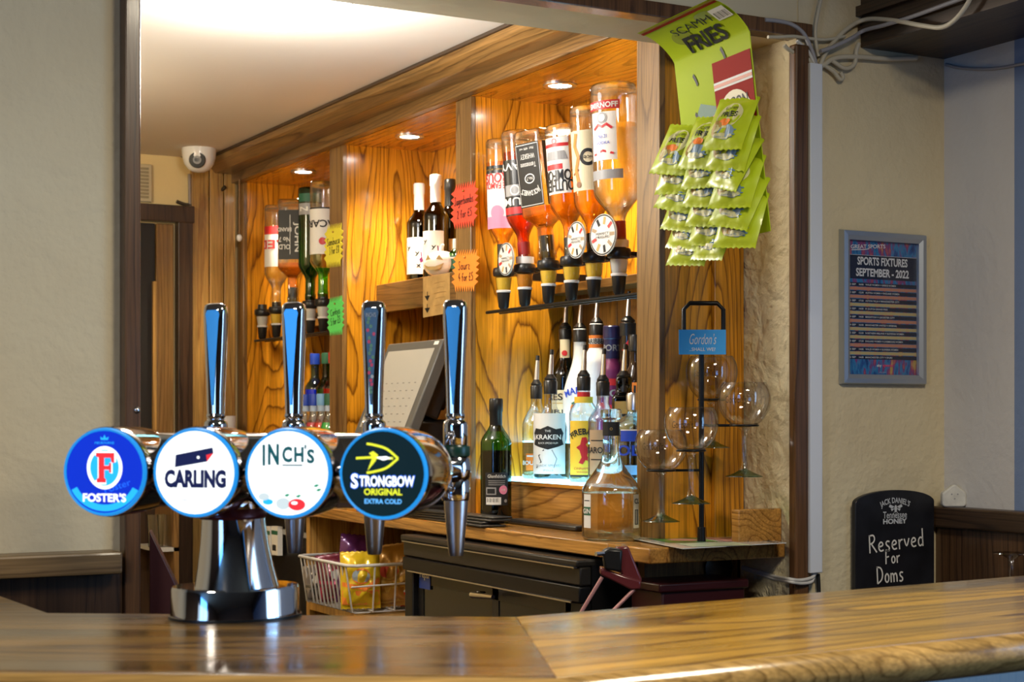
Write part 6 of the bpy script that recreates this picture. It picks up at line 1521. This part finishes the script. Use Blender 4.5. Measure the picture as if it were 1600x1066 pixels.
# maroon bracket with black clamp and two pink rods
MAR = plain('maroon_metal', (.12, .022, .026), .25, coat=.4); PNK = plain('pink_rod', (.45, .22, .22), .3, .2)
d0 = 2.88
def bp_(px, py, d=d0): return at(px, py, d)
br = thing('lever_bracket', 'maroon wedge-shaped lever bracket with black clamp and two pink rods by the fridge', 'bracket', bp_(975, 935))
A = [(937, 893), (940, 885), (974, 904), (1000, 908), (1003, 905), (981, 855), (962, 853), (958, 882)]
f_d = Vector((sa, ca, 0))
frb = Fr(bp_(970, 890), R_, (0, 0, 1))
def fb(px, py): 
    q_ = bp_(px, py) - frb.o; return (q_.dot(R_), q_.z)
MB().prism([fb(*p_) for p_ in ((962, 856), (982, 854), (1003, 905), (1001, 917), (992, 922), (972, 902))], frb, -.035, .0).build('wedge', MAR, br, 30, .003)
MB().prism([fb(*p_) for p_ in ((938, 886), (975, 899), (1001, 907), (1000, 920), (985, 921), (937, 897))], frb, -.03, .012).build('cradle', MAR, br, 30, .003)
MB().prism([fb(*p_) for p_ in ((940, 862), (950, 856), (972, 858), (970, 893), (944, 889))], frb, -.02, .018).build('clamp_body', BLACK, br, 30, .004)
MB().tube([bp_(943, 865, d0 - .02), bp_(931, 866, d0 - .03)], .004, 8).build('clamp_screw', STEEL, br)
for a_, b_ in (((941, 902), (905, 962)), ((991, 921), (945, 968))): MB().tube([bp_(*a_, d=d0 - .005), bp_(*b_, d=d0 - .005)], .0034, 8).tube([bp_(*b_, d=d0 - .005), bp_(b_[0] - 2, 1010, d0)], .0034, 8).build('rod', PNK, br)
# dark maroon box behind it
a, b = at(1003, 912, 3.02), at(1100, 948, 3.10)
bx_ = thing('storage_box', 'dark maroon open-topped box under the end of the back counter', 'box', ((a.x + b.x) / 2, (a.y + b.y) / 2, 0))
MB().box((1.735, 2.592, .55), (1.93, 2.70, HC - .315)).build('shell', plain('maroon_box', (.035, .006, .008), .35), bx_, 30, .004)
MB().box((1.725, 2.585, HC - .330), (1.935, 2.705, HC - .312)).build('lip', plain('maroon_box', (.035, .006, .008), .35), bx_, 30, .004)
MB().box((1.76, 2.60, .0), (1.90, 2.69, .55)).build('plinth', DARKW, bx_)
# black cable grommet on the end panel
g_ = onY(1122, 888, 2.718)
tag(MB().lathe([(.0, 0), (.034, 0), (.034, .004), (.026, .006), (.0, .006)], 24, g_, M=Matrix.Rotation(math.radians(90), 3, 'X').to_4x4()).build('cable_grommet', BLACK, None), 'round black cable grommet on the panel under the counter end', 'grommet')
# raised bar flap stay by the left jamb and a corner screw
tri = [at(233, 828, 2.62), at(280, 925, 2.62), at(280, 1010, 2.62), at(233, 1010, 2.62)]
fl_ = thing('hinged_flap', 'dark maroon wooden bar flap with a slanting edge by the left jamb', 'bar flap', (tri[3].x, tri[3].y, 0))
fz = Fr(tri[0], R_, (0, 0, 1)); P2d = [((p_ - tri[0]).dot(R_), p_.z - tri[0].z) for p_ in tri]; P2d[2] = (P2d[2][0], -tri[0].z); P2d[3] = (P2d[3][0], -tri[0].z)
MB().prism(P2d, fz, -.02, 0).build('panel', plain('maroon_board', (.05, .016, .02), .35), fl_, 30, .002)
s_ = onY(214, 641, YW - .03)
tag(MB().ell(s_, (.0055, .004, .0055), 16, 8).build('coach_bolt', STEEL, None), 'domed metal bolt head on the dark left jamb', 'bolt')
# shelves glimpsed through the gap behind the font
sh = thing('glass_rack', 'low rack with tumblers glimpsed between the jamb and the font neck', 'rack', (1.45, 4.9, 0))
a, b = onY(236, 855, 4.95), onY(272, 855, 4.95)
MB().box((a.x, 4.9, a.z - .012), (b.x, 5.1, a.z)).build('shelf', plain('rack_white', (.45, .44, .42), .4), sh); MB().box((a.x, 5.1, 0), (b.x, 5.115, a.z + .35)).build('back', DARKW, sh); MB().box((b.x - .016, 4.9, 0), (b.x, 5.1, a.z + .25)).build('side', BROWN, sh)
for k, lb in enumerate(('left tumbler on the low rack behind the jamb', 'right tumbler on the low rack behind the jamb')):
    c = Vector((a.x + (b.x - a.x) * (.2 + .45 * k), 4.95, a.z))
    tag(MB().lathe([(.0, .001), (.022, .001), (.027, .10), (.0275, .10), (.0225, 0), (.0, 0)], 24, c, caps=False).build('tumbler', CLEAR, None, 50), lb, 'glass', 'tumblers on the low rack')
